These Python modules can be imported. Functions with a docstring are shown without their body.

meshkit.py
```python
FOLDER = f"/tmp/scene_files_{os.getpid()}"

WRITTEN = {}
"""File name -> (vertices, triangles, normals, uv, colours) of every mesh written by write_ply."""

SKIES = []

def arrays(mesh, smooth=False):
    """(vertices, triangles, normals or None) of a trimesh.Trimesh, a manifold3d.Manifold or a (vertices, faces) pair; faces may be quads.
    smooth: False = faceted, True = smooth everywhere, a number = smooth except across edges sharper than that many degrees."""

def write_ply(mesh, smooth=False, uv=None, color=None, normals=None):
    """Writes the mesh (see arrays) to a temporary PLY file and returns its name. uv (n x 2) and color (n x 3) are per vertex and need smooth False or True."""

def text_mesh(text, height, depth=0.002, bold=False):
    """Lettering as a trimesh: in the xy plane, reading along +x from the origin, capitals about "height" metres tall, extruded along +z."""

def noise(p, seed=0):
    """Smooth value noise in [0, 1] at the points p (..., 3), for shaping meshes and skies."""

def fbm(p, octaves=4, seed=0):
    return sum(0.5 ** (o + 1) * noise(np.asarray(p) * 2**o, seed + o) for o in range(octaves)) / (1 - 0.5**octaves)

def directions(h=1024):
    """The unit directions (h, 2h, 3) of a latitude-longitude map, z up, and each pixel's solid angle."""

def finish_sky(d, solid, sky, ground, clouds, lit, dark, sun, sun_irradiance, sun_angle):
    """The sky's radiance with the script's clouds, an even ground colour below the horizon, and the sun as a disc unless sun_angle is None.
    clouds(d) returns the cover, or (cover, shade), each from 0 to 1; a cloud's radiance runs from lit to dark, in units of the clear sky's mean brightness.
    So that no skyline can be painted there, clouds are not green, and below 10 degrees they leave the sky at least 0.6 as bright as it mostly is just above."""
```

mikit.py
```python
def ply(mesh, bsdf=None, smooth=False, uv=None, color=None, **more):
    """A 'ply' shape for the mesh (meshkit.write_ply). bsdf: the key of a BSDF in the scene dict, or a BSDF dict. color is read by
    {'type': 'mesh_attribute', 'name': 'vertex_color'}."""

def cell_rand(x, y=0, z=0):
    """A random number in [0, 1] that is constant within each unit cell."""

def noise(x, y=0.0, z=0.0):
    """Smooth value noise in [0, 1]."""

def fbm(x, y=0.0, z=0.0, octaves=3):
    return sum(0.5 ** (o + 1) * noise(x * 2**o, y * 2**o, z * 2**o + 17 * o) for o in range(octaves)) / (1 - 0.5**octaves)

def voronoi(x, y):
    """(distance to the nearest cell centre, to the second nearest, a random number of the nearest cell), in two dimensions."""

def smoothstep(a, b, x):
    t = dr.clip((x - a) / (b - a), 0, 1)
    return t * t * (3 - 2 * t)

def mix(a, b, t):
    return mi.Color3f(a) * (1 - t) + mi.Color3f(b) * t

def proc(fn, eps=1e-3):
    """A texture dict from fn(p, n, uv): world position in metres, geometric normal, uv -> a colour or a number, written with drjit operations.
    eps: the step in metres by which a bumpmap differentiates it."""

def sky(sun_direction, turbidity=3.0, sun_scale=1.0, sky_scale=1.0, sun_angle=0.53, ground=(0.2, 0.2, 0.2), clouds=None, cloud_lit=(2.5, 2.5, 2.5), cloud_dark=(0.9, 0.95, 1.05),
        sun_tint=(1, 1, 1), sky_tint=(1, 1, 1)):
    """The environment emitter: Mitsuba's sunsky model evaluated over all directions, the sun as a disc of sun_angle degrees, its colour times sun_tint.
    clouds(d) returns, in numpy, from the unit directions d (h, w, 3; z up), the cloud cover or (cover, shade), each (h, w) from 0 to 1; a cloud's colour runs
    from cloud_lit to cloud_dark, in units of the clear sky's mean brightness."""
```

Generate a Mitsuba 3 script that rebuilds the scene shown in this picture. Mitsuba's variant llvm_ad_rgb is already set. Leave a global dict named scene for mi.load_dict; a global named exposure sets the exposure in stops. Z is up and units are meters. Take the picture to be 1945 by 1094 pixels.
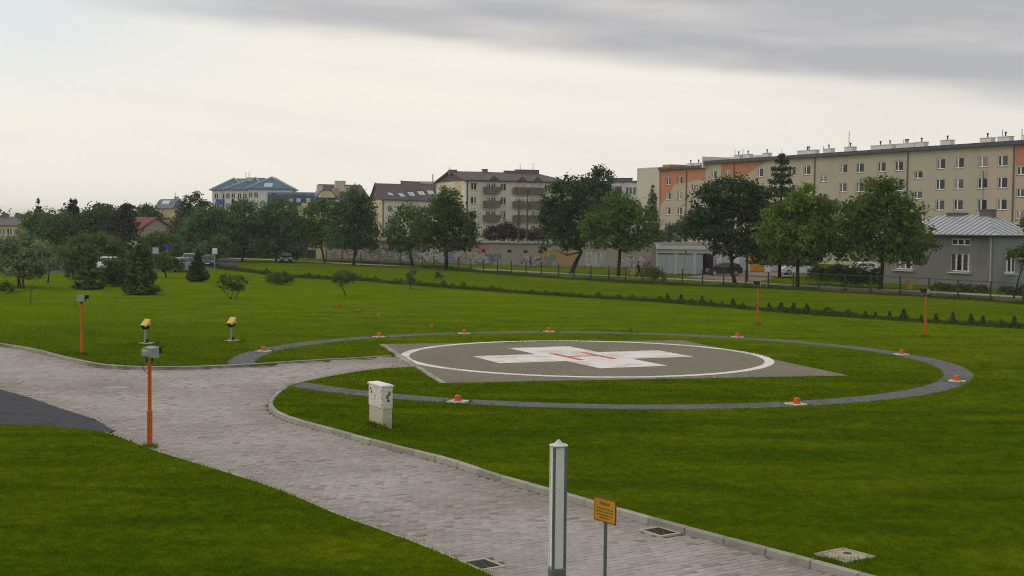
import math
import numpy as np, trimesh, shapely, drjit as dr, mitsuba as mi, mikit, meshkit, manifold3d as m3
from shapely.geometry import Polygon, LineString, Point, box as sbox
from shapely.ops import unary_union
from mikit import noise, fbm, cell_rand, voronoi, smoothstep, mix

scene, labels = {}, {}
T = mi.ScalarTransform4f
# ------------------------------------------------------------------ camera (solved from the helipad markings)
PW, PH = 1945, 1094
FOC, PITCH, ROLL, CAMH = 2573.34, 0.0473559, 0.0102303, 5.60807
def _rot():
    R0 = np.array([[1, 0, 0], [0, 0, -1], [0, 1, 0]], float)
    c, s = math.cos(PITCH), math.sin(PITCH)
    Rp = np.array([[1, 0, 0], [0, c, -s], [0, s, c]])
    c, s = math.cos(ROLL), math.sin(ROLL)
    return np.array([[c, -s, 0], [s, c, 0], [0, 0, 1]]) @ Rp @ R0
RC = _rot()
CAM = np.array([0, 0, CAMH])
M = np.eye(4); M[:3, 0] = -RC[0]; M[:3, 1] = -RC[1]; M[:3, 2] = RC[2]; M[:3, 3] = CAM
scene['camera'] = dict(type='perspective', fov=2 * math.degrees(math.atan(PW / 2 / FOC)), fov_axis='x', near_clip=0.5, far_clip=8000.0, to_world=T(M))
exposure = 2.05
scene['air'] = {'type': 'homogeneous', 'albedo': 0.95, 'sigma_t': 0.00022}
scene['camera']['medium'] = {'type': 'ref', 'id': 'air'}
scene['haze'] = {'type': 'cube', 'to_world': T().translate([0, 1700, 10.1]).scale([2700, 2000, 11.4]), 'bsdf': {'type': 'null'}, 'interior': {'type': 'ref', 'id': 'air'}}
labels['haze'] = {'kind': 'stuff', 'label': 'faint evening haze over the whole place'}

# ------------------------------------------------------------------ sky: a high overcast with a dark cloud bank, evening glow low on the left
def clouds(d):
    az = np.degrees(np.arctan2(d[..., 0], d[..., 1])); el = np.degrees(np.arcsin(np.clip(d[..., 2], -1, 1)))
    q = np.stack([d[..., 0] / (d[..., 2] + .12), d[..., 1] / (d[..., 2] + .12), 0 * az], -1)
    q3 = np.stack([az * .085 + 20, el * .62 + az * .05, 0 * az], -1); n3 = meshkit.fbm(q3, 5, 41); n4 = meshkit.fbm(q3 * np.array([1.6, 2.2, 1]) + 9, 4, 5)
    n1 = meshkit.fbm(q * 1.1, 5, 3); n2 = meshkit.fbm(q * np.array([.9, 1.7, 1]) * 1.5 + 7, 6, 11)
    edge = 7.05 - .085 * az - 1.5 * np.clip((np.abs(az) - 40) / 60, 0, 1)
    t = el - edge + (n3 - .5) * 1.7
    bank = np.clip((t + .45) / 1.15, 0, 1); bank = bank * bank * (3 - 2 * bank)
    bank = bank * np.clip(.80 + .6 * (n4 - .5) + .3 * (n3 - .5), .25, 1)
    west = np.clip((az + 19) / 8, 0, 1) * 1.0
    west = np.where(np.abs(az) > 90, 1, west); west = np.maximum(west, np.clip((el - 11) / 7, 0, 1))
    high = np.clip((el - 12) / 14, 0, 1)
    shade = bank * west * (1 - high) + high * np.clip(.42 + 1.1 * (n1 - .5), 0, 1)
    low = np.clip(1 - el / 5, 0, 1)
    shade = np.clip(shade + .26 * (n4 - .5) * np.clip(el / 3, 0, 1) + .26 * np.clip((az + 2) / 22, 0, 1) * np.clip(1 - np.abs(az) / 120, 0, 1) + .06 * low, 0, 1)
    cover = np.clip(1.0 - .33 * np.clip((-az - 9) / 10, 0, 1) * np.clip((el - 4) / 3.5, 0, 1) * np.clip((40 + az) / 15, 0, 1) * (1 - high) - .30 * high, 0, 1)
    return cover, shade
SUN = (-0.75, 0.35, 0.62)
scene['sky_light'] = mikit.sky(SUN, turbidity=3, sun_scale=0.15, sun_angle=36, clouds=clouds, cloud_lit=(2.84, 2.70, 2.42), cloud_dark=(1.47, 1.48, 1.55), ground=(.06, .08, .03))

# ------------------------------------------------------------------ helpers
def ray(px, py):
    d = np.array([(px - PW / 2) / FOC, (py - PH / 2) / FOC, 1.0]) @ RC
    return d
def P(px, py, z=0.0):
    d = ray(px, py); t = (z - CAMH) / d[2]
    return CAM + t * d
def at(px, py, Y):
    d = ray(px, py); return CAM + d * (Y / d[1])
def numbered(key):
    if key not in scene and key not in labels: return key
    k = 1
    while f'{key}_{k:03d}' in scene or f'{key}_{k:03d}' in labels: k += 1
    return f'{key}_{k:03d}'
_used = set()
def name_of(parent, name):
    base = f'{parent}__{name}' if parent else name
    k, key = 0, base
    while key in _used:
        k += 1; key = f'{base}_{k:03d}'
    _used.add(key); return key
def thing(name, label, cat, group=None):
    key = name_of(None, name); labels[key] = dict(label=label, category=cat)
    if group: labels[key]['group'] = group
    return key
def obj(name, mesh, bsdf, parent=None, smooth=False, color=None, to_world=None):
    key = name_of(parent, name)
    put(key, mesh, bsdf, smooth, color, to_world); return key
def put(key, mesh, bsdf, smooth=False, color=None, to_world=None):
    d = mesh if isinstance(mesh, dict) else mikit.ply(mesh, bsdf, smooth=smooth, color=color)
    if to_world is not None: d = {**d, 'to_world': to_world}
    scene[key] = d
def structure(name, mesh, bsdf, label=None, kind='structure', **k):
    key = obj(name, mesh, bsdf, **k); labels[key] = dict(kind=kind, **({'label': label} if label else {})); return key
def V(*a): return np.array(a, float)
def unit(v): v = np.asarray(v, float); return v / np.linalg.norm(v)
class MB:
    def __init__(s): s.v, s.f, s.n = [], [], 0
    def add(s, v, f):
        v = np.asarray(v, float); f = np.asarray(f, int)
        if f.shape[1] == 4: f = np.vstack([f[:, [0, 1, 2]], f[:, [0, 2, 3]]])
        s.v.append(v); s.f.append(f + s.n); s.n += len(v); return s
    def mesh(s, m): return s.add(m.vertices, m.faces)
    def out(s): return trimesh.Trimesh(np.vstack(s.v), np.vstack(s.f), process=False)
CV = np.array([[x, y, z] for x in (0, 1) for y in (0, 1) for z in (0, 1)], float)
CF = np.array([[0, 1, 3, 2], [4, 6, 7, 5], [0, 4, 5, 1], [2, 3, 7, 6], [0, 2, 6, 4], [1, 5, 7, 3]])
def boxm(x0, x1, y0, y1, z0, z1): return CV * [x1 - x0, y1 - y0, z1 - z0] + [x0, y0, z0], CF
def bx(*a): return MB().add(*boxm(*a)).out()
def bevel_box(x0, x1, y0, y1, z0, z1, b):
    pts = []
    for sx in (0, 1):
        for sy in (0, 1):
            for sz in (0, 1):
                for k in range(3):
                    q = [x0 + b if not sx else x1 - b, y0 + b if not sy else y1 - b, z0 + b if not sz else z1 - b]
                    q[k] = [x0, y0, z0][k] if not (sx, sy, sz)[k] else [x1, y1, z1][k]
                    pts.append(q)
    return trimesh.convex.convex_hull(np.array(pts))
def hull(pts): return trimesh.convex.convex_hull(np.asarray(pts, float))
def tube(points, radii, sides=8, cap=True):
    p = np.asarray(points, float); r = np.broadcast_to(np.asarray(radii, float), (len(p),))
    t = np.gradient(p, axis=0); t /= np.linalg.norm(t, axis=1, keepdims=True) + 1e-9
    ref = np.where(np.abs(t[:, 2:]) < .9, [[0, 0, 1.]], [[1., 0, 0]])
    if np.abs(t[:, 2]).max() > .9: ref = np.broadcast_to([[1., .13, 0]], p.shape)
    a = np.cross(t, ref); a /= np.linalg.norm(a, axis=1, keepdims=True); b = np.cross(t, a)
    an = np.arange(sides) * 2 * np.pi / sides
    v = p[:, None] + r[:, None, None] * (np.cos(an)[None, :, None] * a[:, None] + np.sin(an)[None, :, None] * b[:, None])
    v = v.reshape(-1, 3); f = []
    for i in range(len(p) - 1):
        for j in range(sides):
            f.append([i * sides + j, i * sides + (j + 1) % sides, (i + 1) * sides + (j + 1) % sides, (i + 1) * sides + j])
    m = MB().add(v, f)
    if cap:
        for i, s in ((0, 1), (len(p) - 1, -1)):
            k = [i * sides + j for j in range(sides)]
            m.f.append(np.array([[k[0], k[j + 1], k[j]][::s] for j in range(1, sides - 1)]))
    return m.out()
def lathe(prof, sides=16, c=(0, 0, 0)):
    p = np.asarray(prof, float); an = np.arange(sides) * 2 * np.pi / sides
    v = np.stack([p[:, None, 0] * np.cos(an), p[:, None, 0] * np.sin(an), np.broadcast_to(p[:, None, 1], (len(p), sides))], -1).reshape(-1, 3) + c
    f = [[i * sides + j, i * sides + (j + 1) % sides, (i + 1) * sides + (j + 1) % sides, (i + 1) * sides + j] for i in range(len(p) - 1) for j in range(sides)]
    return MB().add(v, f).out()
def moved(m, loc=(0, 0, 0), rz=0.0):
    c, s = math.cos(rz), math.sin(rz); v = np.asarray(m.vertices)
    return trimesh.Trimesh(np.column_stack([v[:, 0] * c - v[:, 1] * s, v[:, 0] * s + v[:, 1] * c, v[:, 2]]) + loc, m.faces, process=False)
def cat(*ms): return trimesh.util.concatenate([m for m in ms])
def poly_mesh(poly, z=0.0, zf=None):
    vs, fs, n = [], [], 0
    for g in getattr(poly, 'geoms', [poly]):
        if g.area < 1e-6: continue
        v, f = trimesh.creation.triangulate_polygon(g, engine='earcut'); v = np.asarray(v); f = np.asarray(f)
        a = v[f]; cr = (a[:, 1, 0] - a[:, 0, 0]) * (a[:, 2, 1] - a[:, 0, 1]) - (a[:, 1, 1] - a[:, 0, 1]) * (a[:, 2, 0] - a[:, 0, 0])
        f = np.where(cr[:, None] < 0, f[:, ::-1], f)
        vs.append(np.column_stack([v, np.full(len(v), z) if zf is None else zf(v)])); fs.append(f + n); n += len(v)
    return trimesh.Trimesh(np.vstack(vs), np.vstack(fs), process=False)
def extrude(poly, h):
    ms = [trimesh.creation.extrude_polygon(g, h, engine='earcut') for g in getattr(poly, 'geoms', [poly])]
    return trimesh.util.concatenate(ms)
class Frame:
    """A wall's own axes: s along u, z up, d out of the wall."""
    def __init__(self, O, u):
        self.O = V(O[0], O[1], 0); self.u = unit(V(u[0], u[1], 0)); n = V(self.u[1], -self.u[0], 0)
        self.n = n if n @ (CAM - self.O) > 0 else -n
    def pt(self, s, z, d=0.0): return self.O + s * self.u + d * self.n + V(0, 0, z)
    def s_of(self, px, py, d=0.0):
        r = ray(px, py); o = self.O + d * self.n; t = ((o - CAM) @ self.n) / (r @ self.n); q = CAM + t * r
        return float((q - o) @ self.u), float(q[2])
    def map(self, m):     # local (s, d, z)
        v = np.asarray(m.vertices); w = self.O + v[:, :1] * self.u + v[:, 1:2] * self.n + v[:, 2:] * V(0, 0, 1)
        f = m.faces
        if np.linalg.det(np.stack([self.u, self.n, V(0, 0, 1)], 1)) < 0: f = np.asarray(f)[:, ::-1]
        return trimesh.Trimesh(w, f, process=False)
    def box(self, s0, s1, d0, d1, z0, z1): return self.map(bx(s0, s1, d0, d1, z0, z1))
    def tw(self, s, z, d=0.0):
        A = np.eye(4); A[:3, 0] = self.u; A[:3, 1] = self.n; A[:3, 2] = (0, 0, 1); A[:3, 3] = self.pt(s, z, d); return T(A)
    def wall(self, outline, holes, thick=.3):
        g = Polygon(outline)
        if holes: g = g.difference(unary_union([sbox(*h) for h in holes]))
        m = extrude(g, thick)       # (s, z, depth) -> local (s, d, z)
        v = np.asarray(m.vertices); return self.map(trimesh.Trimesh(np.column_stack([v[:, 0], v[:, 2] - thick, v[:, 1]]), np.asarray(m.faces)[:, ::-1], process=False))

# ------------------------------------------------------------------ materials
def mat(key, color, rough=.8, spec=.3, metal=0.0, **k):
    c = color if isinstance(color, dict) else {'type': 'rgb', 'value': list(color)}
    scene[key] = {'type': 'twosided', 'bsdf': dict(type='principled', base_color=c, roughness=rough, specular=spec, metallic=metal, **k)}
    return key
def matte(key, color):
    c = color if isinstance(color, dict) else {'type': 'rgb', 'value': list(color)}
    scene[key] = {'type': 'twosided', 'bsdf': {'type': 'diffuse', 'reflectance': c}}
VC = {'type': 'mesh_attribute', 'name': 'vertex_color'}
def f_lawn(p, n, uv):
    a = fbm(p.x * .35, p.y * .75, 0, 4); b = noise(p.x * 6, p.y * 6); c = noise(p.x * 1.6 + 9, p.y * 2.4); e = fbm(p.x * .05 + 3, p.y * .05, 1, 2)
    t = smoothstep(.22, .78, .62 * a + .2 * c + .18 * e)
    col = mix((.064, .110, .0018), (.112, .150, .0022), t)
    col = mix(col, (.135, .132, .008), smoothstep(.62, .78, e * .5 + a * .5) * .55)
    k = fbm(p.x * .28 + 5, p.y * 1.0, 2, 3); col = mix(col, (.036, .078, .002), smoothstep(.50, .72, k) * .48 * (1 - .5 * smoothstep(40, 80, p.y)))
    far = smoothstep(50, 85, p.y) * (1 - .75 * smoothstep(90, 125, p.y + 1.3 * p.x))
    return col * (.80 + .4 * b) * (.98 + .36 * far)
lawn_tex = mikit.proc(f_lawn)
matte('m_lawn', lawn_tex)
scene['m_blade'] = {'type': 'twosided', 'bsdf': {'type': 'diffuse', 'reflectance': mikit.proc(lambda p, n, uv: f_lawn(p, n, uv) * 1.62)}}
scene['m_leaf'] = {'type': 'principledthin', 'base_color': VC, 'roughness': .6, 'diff_trans': 1.0, 'eta': 1.4}
matte('m_needle', VC)
matte('m_paver', VC)
def f_conc(base, amp=.25, sc=3.0, dirt=(.2, .17, .12), da=.35):
    def f(p, n, uv):
        a = fbm(p.x * sc, p.y * sc, p.z * sc, 4); b = noise(p.x * 40, p.y * 40, p.z * 40)
        return mix(base, dirt, smoothstep(.52, .8, a) * da) * (1 - amp / 2 + amp * (.6 * a + .4 * b))
    return mikit.proc(f)
matte('m_kerb', f_conc((.40, .385, .345), .35, 2.5))
for i_, k_ in enumerate((.84, .93, 1.08)): matte(f'm_kerb_{i_}', f_conc((.40 * k_, .385 * k_, .345 * k_), .4, 2.5 + .4 * i_, (.16, .15, .09), .5))
matte('m_edging', f_conc((.52, .49, .38), .35, 4))
matte('m_slab', f_conc((.66, .62, .53), .2, 3, (.35, .3, .22), .3))
matte('m_joint', f_conc((.17, .15, .12), .4, 2))
matte('m_asphalt', f_conc((.098, .100, .116), .6, 1.6, (.055, .055, .06), .6))
matte('m_pavement', f_conc((.36, .34, .32), .2, .6))
matte('m_yard', f_conc((.27, .22, .18), .3, .4, (.14, .11, .085), .5))
A0 = 0.2375; TH = .4128; CX, CY = 3.0566, 57.3627
def f_pad(p, n, uv):
    c, s = math.cos(TH), math.sin(TH); u = (p.x - CX) * c + (p.y - CY) * s; v = -(p.x - CX) * s + (p.y - CY) * c
    r = dr.floor(v / .1); k = u / .2 + .5 * (r - 2 * dr.floor(r / 2)); i = dr.floor(k); t = cell_rand(i, r, 5)
    fu, fv = k - i, v / .1 - r
    j = dr.maximum(dr.select(dr.minimum(fu, 1 - fu) < .035, 1.0, 0.0), dr.select(dr.minimum(fv, 1 - fv) < .07, 1.0, 0.0))
    a = fbm(p.x * .6, p.y * .6, 0, 3); g = noise(p.x * 3, p.y * 5)
    col = mix((.200, .180, .142), (.32, .292, .238), .45 * t + .4 * a + .15 * g)
    return mix(col, (.10, .10, .065), .6 * j)
matte('m_pad', mikit.proc(f_pad))
def f_sett(p, n, uv):
    a, b, t = voronoi(p.x * 9, p.y * 9); g = fbm(p.x * .9, p.y * .9, 0, 3)
    col = mix((.138, .140, .150), (.240, .240, .250), .6 * t + .4 * g)
    col = mix(col, (.085, .085, .075), smoothstep(.12, .02, b - a))
    return mix(col, (.09, .10, .05), smoothstep(.6, .75, g) * .4)
matte('m_sett', mikit.proc(f_sett))
def f_mark(p, n, uv):
    c, s = math.cos(TH), math.sin(TH); u = (p.x - CX) * c + (p.y - CY) * s; v = -(p.x - CX) * s + (p.y - CY) * c
    r = dr.floor(v / .1); k = u / .2 + .5 * (r - 2 * dr.floor(r / 2)); fu, fv = k - dr.floor(k), v / .1 - r
    j = dr.maximum(dr.select(fu < .06, 1.0, 0.0), dr.select(fv < .12, 1.0, 0.0)); t = cell_rand(dr.floor(k), r, 5)
    w = smoothstep(.46, .74, fbm(p.x * 1.4, p.y * 1.4, 0, 4))
    return mix(mix((.87, .84, .82), (.66, .62, .57), w * .7 + .2 * t), (.36, .33, .29), j * (.15 + .4 * w))
matte('m_marking', mikit.proc(f_mark))
matte('m_red_paint', mikit.proc(lambda p, n, uv: mix((.62, .14, .06), (.55, .27, .18), fbm(p.x * 3, p.y * 3, 0, 3))))
mat('m_orange', mikit.proc(lambda p, n, uv: mix((.62, .135, .012), (.45, .10, .012), fbm(p.x * 9, p.y * 9, p.z * 2, 2))), .45)
mat('m_beacon', (.70, .115, .018), .35)
mat('m_grey_metal', mikit.proc(lambda p, n, uv: mix((.36, .37, .37), (.25, .26, .25), fbm(p.x * 8, p.y * 8, p.z * 8, 3))), .5)
mat('m_galv', (.33, .34, .35), .45, metal=.4)
mat('m_dark', (.02, .02, .022), .4)
mat('m_iron', f_conc((.045, .042, .043), .5, 8, (.09, .055, .035), .5), .6)
mat('m_lamp_glass', (.03, .035, .04), .08, .6)
mat('m_yellow', (.70, .52, .14), .6)
mat('m_sign_yellow', mikit.proc(lambda p, n, uv: mix((.66, .36, .02), (.56, .30, .02), fbm(p.x * 9, p.y * 9, p.z * 9, 2))), .45)
mat('m_brown', (.16, .065, .03), .5)
def f_cab(p, n, uv):
    low = smoothstep(.56, .53, p.z); d = fbm(p.x * 5, p.y * 5, p.z * 4, 4)
    col = mix((.66, .64, .57), (.52, .485, .40), low)
    col = mix(col, (.33, .29, .2), smoothstep(.30, .0, p.z + (d - .5) * .35) * .75)
    return mix(col, (.35, .31, .25), smoothstep(.55, .78, d) * (.12 + .3 * low))
mat('m_cabinet', mikit.proc(f_cab), .5)
mat('m_lid', (.80, .77, .76), .5); mat('m_mark', (.10, .10, .11), .6)
mat('m_lamp_white', mikit.proc(lambda p, n, uv: mix((.80, .81, .80), (.70, .71, .70), fbm(p.x * 6, p.y * 6, p.z * 1.5, 3))), .35)
mat('m_lamp_cap', (.62, .62, .64), .4)
mat('m_lamp_post', (.17, .175, .19), .45, metal=.2)
mat('m_white_plastic', (.72, .73, .73), .4)
mat('m_post_paint', (.045, .04, .035), .6)
def f_stucco(base, amp=.12, dirt=(.3, .27, .22), da=.3, top=None):
    def f(p, n, uv):
        a = fbm(p.x * .5, p.y * .5, p.z * .22, 4); b = noise(p.x * 9, p.y * 9, p.z * 9)
        return mix(base, dirt, smoothstep(.5, .8, a) * da) * (1 - amp / 2 + amp * b)
    return mikit.proc(f)
matte('m_beige', f_stucco((.72, .68, .58)))
matte('m_white_wall', f_stucco((.78, .77, .76)))
matte('m_yellow_wall', f_stucco((.72, .63, .36)))
matte('m_grey_wall', f_stucco((.255, .258, .262), .2, (.10, .10, .11), .5))
matte('m_grey_end', f_stucco((.29, .295, .30), .2, (.15, .155, .17), .5))
matte('m_pale_end', f_stucco((.60, .58, .49)))
matte('m_garage_wall', f_stucco((.64, .64, .64), .15, (.25, .23, .2), .5))
mat('m_garage_door', f_stucco((.48, .51, .55), .12, (.25, .25, .26), .4), .55)
mat('m_orange_door', (.62, .27, .02), .5)
matte('m_white_trim', (.74, .73, .71))
mat('m_roof_felt', f_conc((.12, .11, .105), .3, 1.0))
mat('m_tile_brown', f_conc((.105, .080, .085), .35, .8, (.07, .05, .05), .5), .7)
mat('m_roof_teal', f_conc((.055, .125, .205), .25, .5, (.042, .095, .155), .5), .45)
mat('m_roof_navy', f_conc((.035, .062, .135), .25, .5, (.03, .05, .10), .5), .4)
mat('m_roof_red', f_conc((.18, .028, .030), .3, .8, (.2, .04, .035), .5), .7)
mat('m_roof_grey', f_conc((.13, .125, .13), .3, .8), .7)
mat('m_zinc', f_conc((.47, .485, .51), .25, .7, (.30, .31, .33), .6), .5, metal=.15)
mat('m_gutter', (.065, .070, .095), .5)
mat('m_pipe', (.20, .18, .175), .5)
mat('m_pale_pipe', (.50, .50, .50), .5)
mat('m_wood', (.10, .075, .05), .8)
mat('m_balcony', f_conc((.15, .13, .11), .5, 1.2, (.28, .22, .15), .6), .7)
mat('m_window_frame', (.82, .82, .81), .4)
mat('m_pane', (.020, .025, .034), .10, .22)
mat('m_pane_mid', (.075, .078, .090), .12, .3)
mat('m_pane_curtain', (.25, .22, .22), .25, .3)
mat('m_pane_warm', (.34, .25, .12), .2, .4)
mat('m_sill', (.13, .13, .135), .6)
matte('m_bark', mikit.proc(lambda p, n, uv: mix((.055, .042, .030), (.028, .022, .017), fbm(p.x * 5, p.y * 5, p.z * 1.5, 3))))
mat('m_car_black', (.012, .012, .014), .18, .5, clearcoat=.8, clearcoat_gloss=.9)
mat('m_car_white', (.70, .71, .71), .25, .5, clearcoat=.6, clearcoat_gloss=.9)
mat('m_car_silver', (.36, .38, .40), .3, .5, metal=.3, clearcoat=.6, clearcoat_gloss=.9)
mat('m_car_navy', (.018, .024, .045), .2, .5, clearcoat=.8, clearcoat_gloss=.9)
mat('m_tyre', (.014, .014, .014), .8); mat('m_rim', (.50, .50, .51), .35, metal=.6)
mat('m_car_glass', (.02, .025, .028), .05, .6)
mat('m_red_lamp', (.45, .02, .02), .3)
mat('m_skin', (.48, .28, .2), .6); mat('m_cloth_blue', (.02, .055, .25), .9); mat('m_cloth_dark', (.012, .012, .015), .9); mat('m_hair', (.03, .02, .015), .8)
mat('m_pink', (.55, .2, .19), .8); mat('m_teal', (.05, .30, .24), .5); mat('m_blue_sign', (.035, .05, .40), .4)

# ------------------------------------------------------------------ ground, drive, asphalt
def zpath(xy):
    d = np.hypot(xy[:, 0] + 4.8, xy[:, 1] - 54.5); t = np.clip((d - 1.5) / 8, 0, 1)
    return -.012 - .09 * t * t * (3 - 2 * t)
def zp1(x, y): return float(zpath(np.array([[x, y]]))[0])
north_px = [(0, 657), (60, 667), (125, 684), (170, 695), (230, 702), (310, 703), (400, 700), (470, 696), (560, 688), (650, 682), (745, 677)]
tip_px = [(801, 697.5), (757, 697.5), (699, 703), (655, 712), (608, 722), (580, 728), (561, 735), (546, 737), (529, 747), (516, 759), (507, 769), (508.5, 779), (520, 790), (546, 801), (596, 814), (655, 831), (742, 854), (860, 883), (934, 911.5), (1042, 940), (1203, 988), (1620, 1100)]
left_px = [(200, 820), (240, 832), (275, 848), (330, 866), (400, 887), (456, 902.5), (560, 938.7), (652, 981), (740, 1009), (809, 1036), (872, 1060), (929, 1089)]
def smooth_line(pts, step=.35):
    ls = LineString(pts); n = max(4, int(ls.length / step)); q = np.array([ls.interpolate(i / n, normalized=True).coords[0] for i in range(n + 1)])
    k = np.ones(5) / 5
    for _ in range(2):
        a = np.vstack([2 * q[0] - q[2:0:-1], q, 2 * q[-1] - q[-2:-4:-1]]); q2 = np.stack([np.convolve(a[:, i], k, 'valid') for i in (0, 1)], 1); q2[0], q2[-1] = q[0], q[-1]; q = q2
    return q
north = np.array([P(x, y, zp1(*P(x, y)[:2]))[:2] for x, y in north_px])
tip = np.array([P(x, y, zp1(*P(x, y)[:2]))[:2] for x, y in tip_px])
left = np.array([P(x, y, 0)[:2] for x, y in left_px])
north = np.vstack([[-38, 75], north]); tip = np.vstack([tip, [12.5, 11.5]]); left = np.vstack([left, [7.0, 10.4]])
north_s, tip_s, left_s = smooth_line(north), smooth_line(tip), smooth_line(left)
pad_left_edge = np.array([[-4.72, 57.7], [-3.30, 51.75]])
lawn_edge_px = [(0, 806), (60, 808), (130, 812), (200, 820)]
le = np.array([P(x, y, 0)[:2] for x, y in lawn_edge_px])
road_poly = Polygon(np.vstack([north_s, pad_left_edge, tip_s, left_s[::-1], le[::-1], [[-40, 38.5]]])).buffer(0)
as_px = [(215, 818), (180, 797), (120, 778), (60, 757), (0, 740)]
asl = np.array([P(x, y, -.1)[:2] for x, y in as_px]); asl = np.vstack([asl, [-40, 74]])
asphalt_poly = Polygon(np.vstack([asl, [[-60, 74], [-60, 30], [-10.9, 30]]])).buffer(0).intersection(road_poly.buffer(.05))
if asphalt_poly.geom_type != 'Polygon': asphalt_poly = max(asphalt_poly.geoms, key=lambda g: g.area)
paved = road_poly.difference(asphalt_poly)
if paved.geom_type != 'Polygon': paved = max(paved.geoms, key=lambda g: g.area)
big = sbox(-2600, -200, 2600, 3600)
structure('ground', poly_mesh(big.difference(road_poly)), 'm_lawn', 'wide mown green lawn around the helipad')
zf = lambda v: zpath(v) - .03
grid = [sbox(x, y, x + 2, y + 2).intersection(road_poly.buffer(.12)) for x in range(-42, 16, 2) for y in range(8, 78, 2)]
drive = structure('driveway', cat(*[poly_mesh(g, zf=zf) for g in grid if g.area > 1e-4 and g.geom_type in ('Polygon', 'MultiPolygon')]), 'm_joint', 'driveway of pale grey concrete pavers curving to the helipad')
structure('asphalt_road', poly_mesh(asphalt_poly, -.088), 'm_asphalt', 'dark asphalt patch at the left end of the driveway')
# pavers: rows run across the driveway
rng = np.random.default_rng(5)
E2 = unit(V(-.56, .83, 0))[:2]; E1 = V(E2[1], -E2[0])
LP, WP = .205, .165
inner = paved.buffer(-.02); shapely.prepare(inner)
cn = np.array(paved.exterior.coords); a1, a2 = cn @ E1, cn @ E2
I, J = np.meshgrid(np.arange(int(a1.min() / LP) - 1, int(a1.max() / LP) + 2), np.arange(int(a2.min() / WP) - 1, int(a2.max() / WP) + 2), indexing='ij')
U = ((I + .5 * (J % 2)) * LP).ravel(); W = (J * WP).ravel()
C = U[:, None] * E1 + W[:, None] * E2
drains = [(1253, 1009, 'near right kerb'), (917, 1071, 'near left verge'), (168, 796.5, 'beside asphalt')]
dc = [P(x, y, -.1)[:2] for x, y, _ in drains]; mh = P(222, 735, -.1)[:2]
ok = shapely.contains_xy(inner, C[:, 0], C[:, 1]) & (C[:, 1] > 17)
for d in dc: ok &= (np.abs((C - d) @ E1) > .33) | (np.abs((C - d) @ E2) > .40)
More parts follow.
